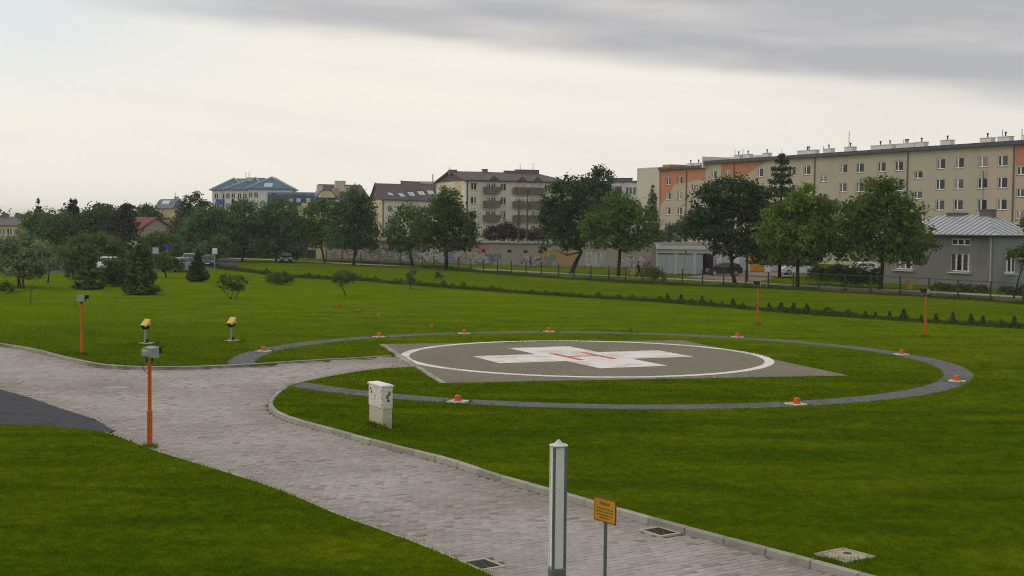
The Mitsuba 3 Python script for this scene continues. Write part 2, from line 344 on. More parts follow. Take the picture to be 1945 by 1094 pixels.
ok &= np.linalg.norm(C - mh, axis=1) > .48
C = C[ok]
def paver_meshes(C):
    n = len(C); h1, h2, b = LP / 2 - .005, WP / 2 - .006, .013
    z = zpath(C) + rng.normal(0, .003, n); tilt = rng.normal(0, .015, (n, 2))
    loc = np.array([[-h1, -h2], [h1, -h2], [h1, h2], [-h1, h2]])
    rings = []
    for k, (sh, dz) in enumerate(((0, -.035), (0, -.009), (b, 0))):
        l = loc * (1 - sh / np.array([h1, h2]))
        xy = C[:, None] + l[None, :, :1] * E1 + l[None, :, 1:] * E2
        zz = z[:, None] + dz + (l[None] * tilt[:, None]).sum(-1)
        rings.append(np.concatenate([xy, zz[..., None]], -1))
    v = np.concatenate(rings, 1)
    f = [[8, 9, 10, 11]] + [[r * 4 + i, r * 4 + (i + 1) % 4, r * 4 + 4 + (i + 1) % 4, r * 4 + 4 + i] for r in (0, 1) for i in range(4)]
    f = np.array([t for q in f for t in (q[:3], [q[0], q[2], q[3]])])
    p3 = np.column_stack([C, 0 * C[:, 0]])
    st = meshkit.fbm(p3 * .22, 4, 21); st2 = meshkit.fbm(p3 * V(.9, .9, 1), 3, 5)
    tone = rng.normal(0, 1, n)
    dist = np.array([paved.exterior.distance(Point(q)) for q in C])
    base = V(.432, .400, .384) * (1 + .042 * tone[:, None]) * (.84 + .32 * st2[:, None])
    dark = V(.30, .265, .23)
    w = np.clip((st - .5) * 3.2, 0, 1) * .55 + np.clip(1 - dist / 1.3, 0, 1) * .45 + (rng.random(n) < .03 + .12 * (st2 > .55)) * .55
    col = base * (1 - np.clip(w, 0, .85)[:, None]) + dark * (.9 + .06 * tone[:, None]) * np.clip(w, 0, .85)[:, None]
    pale = (rng.random(n) < .05) * .35; col = col * (1 - pale[:, None]) + V(.56, .52, .46) * pale[:, None]
    return v, f, np.clip(col, .02, .8)
pv, pf, pc = paver_meshes(C)
order = np.argsort(C[:, 1] + 1e3 * ((np.abs(C[:, 0] / C[:, 1]) > .38) | (C[:, 1] < 21.4)))
near300 = order[:290]; rest = order[290:]
for i in near300:
    obj('paver', (pv[i], pf), 'm_paver', drive, color=np.repeat(pc[i][None], 12, 0))
k = obj('paver_field', (pv[rest].reshape(-1, 3), (pf[None] + 12 * np.arange(len(rest))[:, None, None]).reshape(-1, 3)), 'm_paver', drive, color=np.repeat(pc[rest], 12, 0))
labels[k] = dict(kind='stuff')

# ------------------------------------------------------------------ kerbs
def kerb_run(key, part, line, w, h0, ztop, side, bsdf, length=1.0, gap=.008, skip=0.0):
    ls = LineString(line); s = skip
    while s + .25 < ls.length:
        e = min(s + length, ls.length); a, b = V(*ls.interpolate(s + gap / 2).coords[0]), V(*ls.interpolate(e - gap / 2).coords[0])
        if np.linalg.norm(b - a) > .15:
            t = unit(b - a); nn = V(-t[1], t[0]) * side; L = np.linalg.norm(b - a); j = rng.normal(0, .003)
            m = bevel_box(0, L, 0, w, h0, ztop + j, .018)
            v = np.asarray(m.vertices); xy = a + v[:, :1] * t + v[:, 1:2] * nn
            if side < 0: m.faces = np.asarray(m.faces)[:, ::-1]
            obj(part, trimesh.Trimesh(np.column_stack([xy, v[:, 2]]), m.faces, process=False), bsdf if bsdf != 'm_kerb' else ('m_kerb', 'm_kerb_0', 'm_kerb_1', 'm_kerb_2')[rng.integers(4)], key)
        s = e
def cut_line(pts, f): return np.array([q for q in pts if f(q)])
kt = cut_line(tip_s, lambda q: q[1] < 45.9)
kk = thing('kerb', 'raised grey concrete kerb on the helipad side of the driveway', 'kerb')
kerb_run(kk, 'kerb_stone', kt, .15, -.3, .022, 1, 'm_kerb')
kk = thing('kerb', 'long grey kerb along the far side of the driveway up to the pad', 'kerb')
kerb_run(kk, 'kerb_stone', north_s, .15, -.3, .022, 1, 'm_kerb')
kk = thing('lawn_edging', 'thin pale edging stones along the near left lawn', 'edging')
kerb_run(kk, 'edging_stone', left_s[::-1], .06, -.3, .012, 1, 'm_edging')

# ------------------------------------------------------------------ helipad
def rect_pts(cx, cy, ang, pts):
    c, s = math.cos(ang), math.sin(ang); p = np.asarray(pts, float)
    return np.column_stack([p[:, 0] * c - p[:, 1] * s + cx, p[:, 0] * s + p[:, 1] * c + cy])
pad_c = np.array([[-5.84, 62.34], [-2.24, 47.37], [12.8, 51.01], [8.37, 66.1]])
pad_poly = Polygon(pad_c)
pad = structure('helipad', poly_mesh(pad_poly, .006), 'm_pad', 'square helipad of brown-grey pavers with a white circle, white cross and red letter')
t = np.linspace(0, 2 * np.pi, 181)[:-1]
ring = lambda r: Polygon(np.column_stack([CX + .1 + r * np.cos(t), CY - .05 + r * np.sin(t)]))
obj('circle_marking', poly_mesh(ring(7.87).difference(ring(7.47)), .0125), 'm_marking', pad)
L3, w3 = 4.5, 1.52
cross = rect_pts(CX, CY, TH, [(-w3, L3), (w3, L3), (w3, w3), (L3, w3), (L3, -w3), (w3, -w3), (w3, -L3), (-w3, -L3), (-w3, -w3), (-L3, -w3), (-L3, w3), (-w3, w3)])
obj('cross_marking', poly_mesh(Polygon(cross), .0125), 'm_marking', pad)
hh = unary_union([sbox(-.92, -1.42, -.60, 1.6), sbox(.60, -1.42, .92, 1.6), sbox(-.7, -.10, .7, .28)])
obj('letter_marking', poly_mesh(Polygon(rect_pts(CX, CY, TH, np.array(hh.exterior.coords)[:-1])), .0175), 'm_red_paint', pad)
labels[pad + '__letter_marking'] = dict(label='red letter H painted on the white cross')
kk = thing('pad_edging', 'pale flush kerb strip along the left side of the helipad', 'edging')
kerb_run(kk, 'edging_stone', np.array([pad_c[0], pad_c[1]]), .28, -.2, .014, -1, 'm_kerb')
RX, RY, RR = P(1148, 685)[0], 55.9455, 14.34; RX = 3.4435
ann = Point(RX, RY).buffer(RR + .56, 96).difference(Point(RX, RY).buffer(RR - .56, 96)).difference(road_poly.buffer(.14))
structure('ring_path', poly_mesh(ann, .004), 'm_sett', 'ring of dark blue-grey setts around the helipad lawn')

# ------------------------------------------------------------------ grass blades on the lawn
def blades(xy, h, w, name, bsdf, tip=.35):
    n = len(xy); yaw = rng.random(n) * 2 * np.pi; lean = rng.random(n) * 2 * np.pi
    d = np.column_stack([np.cos(yaw), np.sin(yaw)]) * (w / 2)[:, None]; l = np.column_stack([np.cos(lean), np.sin(lean)]) * (h * tip * rng.random(n))[:, None]
    z0 = np.full(n, -.01)
    v = np.stack([np.column_stack([xy - d, z0]), np.column_stack([xy + d, z0]), np.column_stack([xy + l, h])], 1).reshape(-1, 3)
    return structure(name, (v, np.arange(3 * n).reshape(-1, 3)), bsdf, kind='stuff')
no_grass = unary_union([road_poly.buffer(.045), LineString(tip_s).buffer(.135), LineString(north_s).buffer(.135), Polygon(pad_c).buffer(.26).intersection(sbox(-9, 40, 0.5, 70)), pad_poly.buffer(.02), ann.buffer(-.05), Point(*P(1605, 1057)[:2]).buffer(.36)])
shapely.prepare(no_grass)
N = 900000
yy = 20.5 * (94 / 20.5) ** rng.random(N); xx = (rng.random(N) * 2 - 1) * yy * .405
kp = ~shapely.contains_xy(no_grass, xx, yy) & (rng.random(N) > np.clip((yy - 48) / 46, 0, 1)); xy = np.column_stack([xx, yy])[kp]
pat = meshkit.fbm(np.column_stack([xy * V(.5, .9), 0 * xy[:, 0]]), 3, 8)
hb = (.022 + .040 * rng.random(len(xy))) * (.6 + .8 * pat) * (1 + .006 * (xy[:, 1] - 20)); wb = .009 * (xy[:, 1] / 20.5) ** 1.0 * (.7 + .6 * rng.random(len(xy)))
edge = shapely.distance(no_grass, shapely.points(xy)) < .12
hb = np.where(edge & (rng.random(len(xy)) < .5), hb * 1.5, hb)
k = blades(xy, hb, wb, 'grass', 'm_blade'); labels[k]['label'] = 'short mown grass blades of the lawn'

ft = []
def foot(c, r0, r1, n):
    a = rng.random(n) * 2 * np.pi; r = r0 + (r1 - r0) * rng.random(n) ** 1.6; ft.append(np.column_stack([c[0] + r * np.cos(a), c[1] + r * np.sin(a)]))
for q in ((284.5, 850), (155.5, 674.5), (1438.5, 617), (1757, 640)): foot(P(*q), .06, .24, 260)
for q in ((641, 583), (679.5, 592), (719.5, 600.5), (765, 610), (820, 622.5)): foot(P(*q) + V(0, .1, 0), .16, .30, 60)
for q in ((501, 668), (720, 640.5), (882, 634), (1043, 630.5), (1197, 631.5), (1400, 641), (1712, 674), (1817, 725), (1513, 769), (869, 764)): foot(P(*q), .40, .50, 90)
for q in ((278, 653), (441, 648)): foot(P(*q), .40, .62, 300)
for k in np.linspace(0, 1, 14): foot(P(726.5 - 26.5 * k, 815.5 - 9 * k), .0, .14, 60); foot(P(726.5 + 14.5 * k, 815.5 - 4 * k), .0, .12, 30)
foot(at(1060.5, 900, 17.5), .1, .3, 300); foot(at(1150, 970, 17.2), .02, .2, 200); foot(P(1604, 1057), .40, .56, 160)
ft = np.vstack(ft); k = blades(ft, (.06 + .13 * rng.random(len(ft)) ** 2) , np.full(len(ft), .014) * (1 + ft[:, 1] / 60), 'grass_tufts', 'm_blade', .5); labels[k]['label'] = 'longer grass left standing at the feet of posts and slabs'

# ------------------------------------------------------------------ drains and covers
def drain(c, label):
    t = thing('storm_drain', label, 'drain'); rz = math.atan2(E2[1], E2[0]); z = zp1(*c)
    fr = MB()
    for a in ((-.33, .33, -.25, -.20), (-.33, .33, .20, .25), (-.33, -.27, -.20, .20), (.27, .33, -.20, .20)): fr.add(*boxm(*a, -.08, .006))
    obj('frame', moved(fr.out(), (*c, z), rz), 'm_edging', t)
    obj('pit', moved(bx(-.27, .27, -.20, .20, -.10, -.045), (*c, z), rz), 'm_dark', t)
    for i in range(8): obj('grate_bar', moved(bx(-.266 + i * .068, -.23 + i * .068, -.197, .197, -.03, .0), (*c, z), rz), 'm_iron', t)
    for y in (-.08, .08): obj('cross_bar', moved(bx(-.268, .268, y - .015, y + .015, -.04, -.012), (*c, z), rz), 'm_iron', t)
for (x, y, _), c, lb in zip(drains, dc, ('iron storm drain grate against the right kerb in the foreground', 'iron storm drain grate beside the near left lawn edging', 'small storm drain grate beside the asphalt patch')):
    drain(c, lb)
t = thing('manhole_cover', 'round bluish metal manhole cover flush in the driveway pavers', 'manhole cover')
z = zp1(*mh)
obj('frame', lathe([(.47, -.05), (.47, .002), (.40, .002), (.40, -.03)], 28, (*mh, z)), 'm_kerb', t)
obj('lid', lathe([(.395, -.03), (.395, -.004), (.36, -.002), (.36, -.008), (.1, -.008), (.1, -.002), (.0, -.002)], 28, (*mh, z)), 'm_galv', t)
matte('m_old_conc', f_conc((.46, .42, .32), .4, 5, (.16, .17, .08), .7))
t = thing('inspection_cover', 'square concrete inspection cover with a lid set in the right foreground lawn', 'inspection cover')
c = P(1604, 1057)[:2]; a = math.atan2(.52, .73)
fr = MB()
for q in ((-.38, .38, -.36, -.29), (-.38, .38, .29, .36), (-.38, -.31, -.29, .29), (.31, .38, -.29, .29)): fr.add(*boxm(*q, -.1, .035))
obj('frame', moved(fr.out(), (*c, 0), a), 'm_old_conc', t)
obj('lid', moved(bevel_box(-.30, .30, -.28, .28, -.08, .028, .012), (*c, 0), a), 'm_old_conc', t)
obj('handle_recess', moved(lathe([(.075, .029), (.075, .033), (.0, .033)], 16), (c[0] + .08, c[1] + .12, 0), a), 'm_iron', t)

# ------------------------------------------------------------------ electrical cabinet
C0, L0 = P(726.5, 815.5)[:2], P(700, 806.5)[:2]
u = unit(L0 - C0); F = Frame((*C0, 0), (*u, 0)); wd = float(np.linalg.norm(L0 - C0)); dp = .30
t = thing('electrical_cabinet', 'white electrical cabinet with a dirty plinth standing on the lawn', 'electrical cabinet')
obj('plinth', F.map(bevel_box(.012, wd - .012, -dp + .012, -.012, -.05, .538, .01)), 'm_cabinet', t)
obj('body', F.map(bevel_box(0, wd, -dp, 0, .545, 1.15, .012)), 'm_cabinet', t)
obj('lid', F.map(hull([(x, y, z) for x in (-.03, wd + .03) for y in (-dp - .03, .03) for z in (1.153, 1.185)] + [(x, y, 1.215) for x in (.05, wd - .05) for y in (-dp + .04, -.04)])), 'm_lid', t)
obj('door', F.map(bevel_box(.03, wd - .03, -.004, .014, .575, 1.125, .006)), 'm_cabinet', t)
def flat_poly(Fr, pts, d, th=.003):
    m = extrude(Polygon(pts), th); v = np.asarray(m.vertices)
    return Fr.map(trimesh.Trimesh(np.column_stack([v[:, 0], v[:, 2] + d, v[:, 1]]), np.asarray(m.faces)[:, ::-1], process=False))
zz = [(0, .16), (.09, .14), (.12, .04), (.11, 0), (.05, -.01), (.055, .03), (.075, .09), (.0, .12)]
obj('sticker', flat_poly(F, [(wd * .74 + .12 - x * 1.1, .91 + y) for x, y in zz], .0145), 'm_mark', t)
obj('lock_plate', F.map(bevel_box(wd * .50 - .02, wd * .50 + .02, .014, .022, .76, .90, .004)), 'm_grey_metal', t)
for z in (.66, .85, 1.04): obj('hinge', F.map(bevel_box(.020, .038, .010, .026, z - .03, z + .03, .003)), 'm_grey_metal', t)
obj('vent', F.map(cat(*[bx(wd * .3 + .0, wd * .3 + .22, .0142, .0168, 1.07 + i * .012, 1.075 + i * .012) for i in range(3)])), 'm_grey_metal', t)
S = Frame((*C0, 0), (*(-F.n[:2]), 0))
mk = [(.10, .13), (.17, .12), (.17, .03), (.10, -.02), (.12, -.10), (.16, -.12), (.15, -.16), (.06, -.17), (.08, -.09), (.04, -.04), (.06, .02), (.12, .07)]
obj('sticker', flat_poly(S, [(x + .06, .90 + y) for x, y in mk], .002), 'm_mark', t)

# ------------------------------------------------------------------ lamp column and notice sign in the foreground
t = thing('lamp_column', 'tall white lamp column with a pointed cap in the foreground', 'lamp column')
c = V(*at(1060.5, 900, 17.5)[:2], 0); a = math.radians(13)
obj('base_post', moved(bevel_box(-.098, .098, -.098, .098, 0, 1.13, .012), c, a), 'm_lamp_post', t)
obj('diffuser', moved(bx(-.074, .074, -.074, .074, 1.13, 2.72), c, a), 'm_lamp_white', t)
for sx in (-1, 1):
    for sy in (-1, 1):
        obj('corner_profile', moved(bevel_box(sx * .078 - .017, sx * .078 + .017, sy * .078 - .017, sy * .078 + .017, 1.131, 2.725, .006), c, a), 'm_lamp_white' if (sx, sy) == (-1, 1) else 'm_lamp_post', t)
for r in range(4):
    obj('diffuser_panel', moved(moved(bevel_box(-.059, .059, -.0845, -.0755, 1.14, 2.718, .003), rz=r * math.pi / 2), c, a), 'm_lamp_white', t)
obj('cap', moved(lathe([(.0, 2.727), (.118, 2.727), (.123, 2.735), (.118, 2.748), (.062, 2.762), (.0, 2.822)], 24), c, a), 'm_lamp_cap', t, smooth=30)
t = thing('notice_sign', 'small yellow notice board with a brown border on a thin grey post', 'sign')
ce = at(1150, 970, 17.2); u = unit(V(-.57, .82, 0)); F = Frame((*(ce[:2] - .225 * u[:2]), 0), u)
b0 = ce[2] - .15
obj('post', tube([(ce[0] + .03 * u[0] - .03 * F.n[0], ce[1] + .03 * u[1] - .03 * F.n[1], z) for z in (0, b0 + .26)], .023, 10), 'm_lamp_post', t)
bd = obj('board', F.map(bevel_box(0, .45, 0, .012, b0, b0 + .31, .003)), 'm_brown', t)
obj('face', F.map(bx(.014, .436, .012, .015, b0 + .014, b0 + .296)), 'm_sign_yellow', bd)
def text_on(Fr, txt, h, s0, s1, z, d, flip):
    m = meshkit.text_mesh(txt, h, .002, True); v = np.asarray(m.vertices); w = v[:, 0].max()
    x = (s0 + s1) / 2 + (v[:, 0] - w / 2) * flip
    f = np.asarray(m.faces)[:, ::-1] if flip > 0 else np.asarray(m.faces)
    return Fr.map(trimesh.Trimesh(np.column_stack([x, d + v[:, 2], z + v[:, 1]]), f, process=False))
obj('lettering', text_on(F, 'UWAGA!', .036, 0, .45, b0 + .22, .0152, -1), 'm_brown', bd)
ln = MB()
for z, ws in ((.165, (.05, .09, .07, .08)), (.125, (.08, .06, .05, .1)), (.085, (.06, .1, .04, .06)), (.05, (.09, .07))):
    x = .225 - (sum(ws) + .012 * len(ws)) / 2
    for w in ws: ln.add(*boxm(x, x + w, .0152, .0168, b0 + z, b0 + z + .012)); x += w + .012
obj('small_print', F.map(ln.out()), 'm_brown', bd)

# ------------------------------------------------------------------ orange floodlight masts
def mast(px, py, hz, head_px, label, look=(CX, CY), lean=0.0):
    t = thing('floodlight_mast', label, 'floodlight', 'orange floodlight masts around the helipad')
    b = P(px, py); top = 2.13
    obj('lower_pole', tube([b + V(0, 0, -.05), b + V(0, 0, .88)], .066, 14), 'm_orange', t, smooth=40)
    obj('upper_pole', tube([b + V(0, 0, .86), b + V(lean, 0, top)], .047, 14), 'm_orange', t, smooth=40)
    obj('inspection_hatch', moved(bevel_box(-.035, .035, -.071, -.060, .42, .66, .004), b, 0), 'm_orange', t)
    obj('base_plate', cat(lathe([(.15, -.02), (.15, .018), (.0, .018)], 16, b), *[tube([b + V(.115 * math.cos(a), .115 * math.sin(a), .0), b + V(.115 * math.cos(a), .115 * math.sin(a), .045)], .014, 6) for a in (.8, 2.4, 3.9, 5.5)]), 'm_grey_metal', t)
    obj('collar', tube([b + V(0, 0, .865), b + V(0, 0, .90)], .072, 14), 'm_orange', t)
    hd = math.atan2(look[1] - b[1], look[0] - b[0]); o = b + V(lean, 0, top)
    br = MB()
    for s in (-1, 1): br.add(*boxm(-.02, .02, s * .085 - .012, s * .085 + .012, -.01, .16))
    br.add(*boxm(-.03, .03, -.10, .10, -.022, -.010))
    obj('bracket', moved(br.out(), o, hd), 'm_dark', t)
    front = [(.15, y, z) for y in (-.17, .17) for z in (.09, .36)]; back = [(-.19, y, z) for y in (-.09, .09) for z in (.15, .27)]; mid = [(-.10, y, z) for y in (-.14, .14) for z in (.11, .335)]
    h = obj('housing', moved(hull(front + back + mid), o, hd), 'm_grey_metal', t)
    obj('glass', moved(bx(.151, .156, -.155, .155, .105, .345), o, hd), 'm_lamp_glass', h)
    obj('visor', moved(MB().add(*boxm(.152, .27, -.175, .175, .352, .366)).add(*boxm(.157, .25, -.175, -.163, .20, .352)).add(*boxm(.157, .25, .163, .175, .20, .352)).out(), o, hd), 'm_dark', h)
    fin = MB()
    for i in range(5): fin.add(*boxm(-.16, -.06, -.10 + i * .05 - .004, -.10 + i * .05 + .004, .32, .345))
    obj('fins', moved(fin.out(), o, hd), 'm_grey_metal', h)
    dcb = V(math.cos(hd), math.sin(hd), 0)
    obj('cable', tube([o - dcb * .15 + V(0, 0, .16), o - dcb * .28 + V(0, 0, .02), o - dcb * .18 + V(0, 0, -.22), o - dcb * .05 + V(0, 0, -.30)], .008, 5), 'm_dark', t)
mast(284.5, 850, 2.1, None, 'nearest orange floodlight mast, at the edge of the left foreground lawn by the driveway')
mast(155.5, 674.5, 2.1, None, 'leftmost orange floodlight mast, on the lawn behind the far kerb')
mast(1438.5, 617, 2.1, None, 'orange floodlight mast behind the helipad ring in front of the black car')
mast(1757, 640, 2.1, None, 'orange floodlight mast at far right in front of the grey house')

# ------------------------------------------------------------------ ring beacons, approach lights, slope indicators
SL = mikit.ply(bevel_box(-.29, .29, -.29, .29, -.05, .045, .012), 'm_slab')
BC = mikit.ply(lathe([(.12, .045), (.12, .075), (.098, .08), (.092, .20), (.07, .225), (.0, .232)], 18), 'm_beacon', smooth=35)
BB = mikit.ply(lathe([(.135, .045), (.135, .062), (.0, .062)], 18), 'm_grey_metal')
where = ['left end of the ring by the driveway kerb', 'far left arc of the ring left of the pad', 'far arc of the ring, second from its left end', 'far arc of the ring straight behind the white cross', 'brownish, sunk in grass on the far arc', 'far right arc near an orange mast', 'right arc of the ring, upper of two', 'rightmost bend of the ring', 'near right arc of the ring', 'near arc of the ring right of the white cabinet']
for (x, y), w in zip([(501, 668), (720, 640.5), (882, 634), (1043, 630.5), (1197, 631.5), (1400, 641), (1712, 674), (1817, 725), (1513, 769), (869, 764)], where):
    t = thing('ring_light', f'orange ground light on a slab, {w}', 'ground light', 'orange ground lights on the ring')
    b = P(x, y); a = math.atan2(b[1] - RY, b[0] - RX); tw = T().translate(b.tolist()).rotate([0, 0, 1], math.degrees(a))
    old = x == 1197
    for n_, d in (('slab', SL), ('base_ring', BB), ('lens', BC)):
        if not (old and n_ == 'slab'): obj(n_, {**BC, 'bsdf': {'type': 'ref', 'id': 'm_brown'}} if old else d, None, t, to_world=tw)
for i, (x, y, w) in enumerate([(641, 583, 'farthest of the five in the row across the lawn'), (679.5, 592, 'second farthest in the row across the lawn'), (719.5, 600.5, 'middle one of the row across the lawn'), (765, 610, 'second nearest in the row across the lawn'), (820, 622.5, 'nearest in the row, just beyond the ring')]):
    t = thing('approach_light', f'small orange light in the grass, {w}', 'ground light', 'orange approach lights in a row on the lawn')
    b = P(x, y)
    obj('lens', lathe([(.095, .02), (.095, .125), (.07, .15), (0, .155)], 14, b), 'm_beacon', t, smooth=35)
    obj('base_ring', lathe([(.13, -.02), (.13, .03), (.0, .03)], 14, b), 'm_slab' if i == 2 else 'm_orange', t)
for x, y, w in ((278, 653, 'left one, nearer the leftmost mast'), (441, 648, 'right one, nearer the ring')):
    t = thing('slope_indicator', f'yellow-topped approach indicator on a grey post, {w}', 'approach indicator', 'yellow approach indicators on the left lawn')
    b = P(x, y); a = -.30
    obj('slab', moved(bevel_box(-.31, .31, -.30, .30, -.05, .05, .012), b, a), 'm_slab', t)
    obj('post', tube([b + V(-.04, 0, .05), b + V(-.04, 0, .68)], .055, 10), 'm_galv', t, smooth=40)
    obj('foot', moved(MB().add(*boxm(.02, .07, -.06, .06, .05, .22)).add(*boxm(-.13, .10, -.09, .09, .05, .065)).out(), b, a), 'm_dark', t)
    o = b + V(-.04, 0, .66)
    obj('yoke', moved(hull([(sx * .09, sy * .09, 0) for sx in (-1, 1) for sy in (-1, 1)] + [(sx * .165, sy * .15, .17) for sx in (-1, 1) for sy in (-1, 1)]), o, a), 'm_dark', t)
    h = obj('lamp_box', moved(hull([(sx * .15, -.17, z) for sx in (-1, 1) for z in (.175, .20)] + [(sx * .15, .20, z) for sx in (-1, 1) for z in (.175, .46)]), o + V(-.01, 0, 0), a), 'm_yellow', t)
    obj('knob', moved(bx(.09, .15, -.20, -.15, .12, .16), o, a), 'm_white_plastic', t)
t = thing('garden_stake', 'thin dark stake standing alone in the far left lawn', 'stake')
b = P(57, 579); obj('rod', tube([b, at(61, 538, b[1])], .028, 6), 'm_wood', t)
labels[t]
t = thing('sign_board', 'white sign board on a thin grey post at the far end of the hedge row', 'sign')
b = P(408, 513); z1 = at(408, 471, b[1])[2]; z0 = at(408, 482.5, b[1])[2]
obj('post', tube([b, b + V(0, 0, z1 - .05)], .05, 8), 'm_galv', t)
obj('panel', bevel_box(b[0] - .27, b[0] + .29, b[1] - .09, b[1] - .052, z0, z1, .01), 'm_white_plastic', t)
# ------------------------------------------------------------------ plants: cards of leaves spread through lobes, on trunks with limbs
def cards(c, nrm, size, rng, asp=.62):
    """Leaf-clump cards: bent rhombi at c facing about nrm."""
    n = len(c); a = np.cross(nrm, rng.normal(size=(n, 3))); a /= np.linalg.norm(a, axis=1, keepdims=True) + 1e-9
    b = np.cross(nrm, a); s = (np.broadcast_to(size, (n,)) * (.45 + 1.15 * rng.random(n) ** 1.3))[:, None]
    k = asp * (.7 + .6 * rng.random((n, 1))); bend = nrm * s * (rng.random((n, 1)) - .5) * .5
    v = np.stack([c - a * s * .5, c + b * s * .5 * k + bend, c + a * s * .5, c - b * s * .5 * k + bend], 1).reshape(-1, 3)
    i = 4 * np.arange(n)[:, None]
    f = np.vstack([i + [0, 1, 2], i + [0, 2, 3]]); return v, f
def leaf_cloud(lobes, k, size, rng, clump=.22):
    """lobes: (centre, radii). Returns card centres, normals and a tone per card (one tone per clump)."""
    cs, ns, ts = [], [], []
    for ce, ra in lobes:
        ra = np.asarray(ra, float); area = math.pi * ra[0] * ra[2]
        n = int(k * 3.7 * area / size ** 2); rc = clump * ra.min() + size * .6
        m = max(8, int(5.5 * (ra[0] * ra[1] * ra[2]) ** (2 / 3) / rc ** 2))
        d = rng.normal(size=(m, 3)); d /= np.linalg.norm(d, axis=1, keepdims=True); d[:, 2] = np.where(d[:, 2] < -.55, -d[:, 2], d[:, 2])
        rr = (.40 + .62 * rng.random(m) ** .6)[:, None]; cc = ce + d * rr * ra; ct = rng.normal(0, .20, m)
        w = rng.integers(0, m, n); off = rng.normal(size=(n, 3)) * rc * .52
        off[:, 2] *= .75; q = cc[w] + off
        nn = d[w] * .6 + unit_rows(off) * .5 + rng.normal(size=(n, 3)) * .55 + V(0, 0, .35)
        cs.append(q); ns.append(unit_rows(nn)); ts.append(ct[w] + rng.normal(0, .10, n))
    return np.vstack(cs), np.vstack(ns), np.concatenate(ts)
def unit_rows(a): return a / (np.linalg.norm(a, axis=1, keepdims=True) + 1e-9)
def tint(col, t, rng, n4, c=None):
    t = np.clip(1 + t, .45, 1.7)[:, None]; warm = rng.normal(0, .06, (len(t), 1)) + .12 * (t - 1)
    k = np.asarray(col) * t * np.hstack([1 + warm, 1 + 0 * warm, 1 - warm]); return np.repeat(np.clip(k, .002, .9), n4, 0)
_seed = [100]; LEAF = 2.0; SWELL = 1.19
def px_lobes(lobes, Y, rng, depth=1.0):
    out = []
    for cx, cy, rx, ry in lobes:
        s = Y / FOC * SWELL; c = at(cx, cy + .05 * ry, Y + rng.uniform(-.35, .35) * rx * Y / FOC)
        out.append((c, V(rx * s, rx * s * depth * .95, ry * s)))
    return out
def plant(name, label, cat, base, lobes, col, k=3.2, size=.36, r=.16, group=None, leaf='m_leaf', trunk=True, stems=1, lean=0.0, clump=.22, lobes3d=None):
    """A tree or bush standing at base (a ground pixel, or (column pixel, distance)); its crown's lobes are given as they measure at that distance."""
    _seed[0] += 1; rng = np.random.default_rng(_seed[0])
    b = V(*base) if len(base) == 3 else (P(*base) if base[1] > 440 else V(at(base[0], 430, 1)[0], 1, 0)); Y = b[1]
    t = thing(name, label, cat, group)
    L = lobes3d or px_lobes(lobes, Y, rng)
    q, nn, tt = leaf_cloud(L, k, size, rng, clump); ok = q[:, 2] > .03; q, nn, tt = q[ok], nn[ok], tt[ok]
    v, f = cards(q, nn, size, rng)
    obj('crown', (v, f), leaf, t, color=tint(np.array(col) * LEAF, tt, rng, 4))
    if trunk:
        m = []
        top = np.mean([c for c, _ in L], 0); low = min(c[2] - ra[2] for c, ra in L); big = max(L, key=lambda x: x[1][0])[0]
        for st in range(stems):
            o = b + V(rng.normal(0, .05) + (st - (stems - 1) / 2) * r * 1.6, rng.normal(0, .05), -.1); e = top + V(rng.normal(0, .3) * stems, 0, 0)
            fork = o + (e - o) * min(.6, max(.25, (low + .6) / max(e[2], .1))); fork[:2] += rng.normal(0, r * .5, 2); fork[0] += lean
            pts = np.array([o, o + (fork - o) * .08 + V(0, 0, .0), o + (fork - o) * .5 + V(rng.normal(0, r * .4), 0, 0), fork, fork + (e - fork) * .6, e])
            m.append(tube(pts, V(1.45, 1.05, .92, .8, .45, .12) * r / math.sqrt(stems), 8))
            for c, ra in L:
                for _ in range(3):
                    a = fork + (e - fork) * rng.uniform(-.1, .7); d = c + rng.normal(size=3) * ra * .45
                    mid = (a + d) / 2 + V(0, 0, -.08 * np.linalg.norm(d - a)) + rng.normal(size=3) * .15
                    m.append(tube([a, mid, d], V(.42, .26, .06) * r / math.sqrt(stems), 5, cap=False))
        obj('trunk', cat_meshes(m), 'm_bark', t, smooth=40)
    return t
def cat_meshes(ms): return trimesh.util.concatenate(ms)
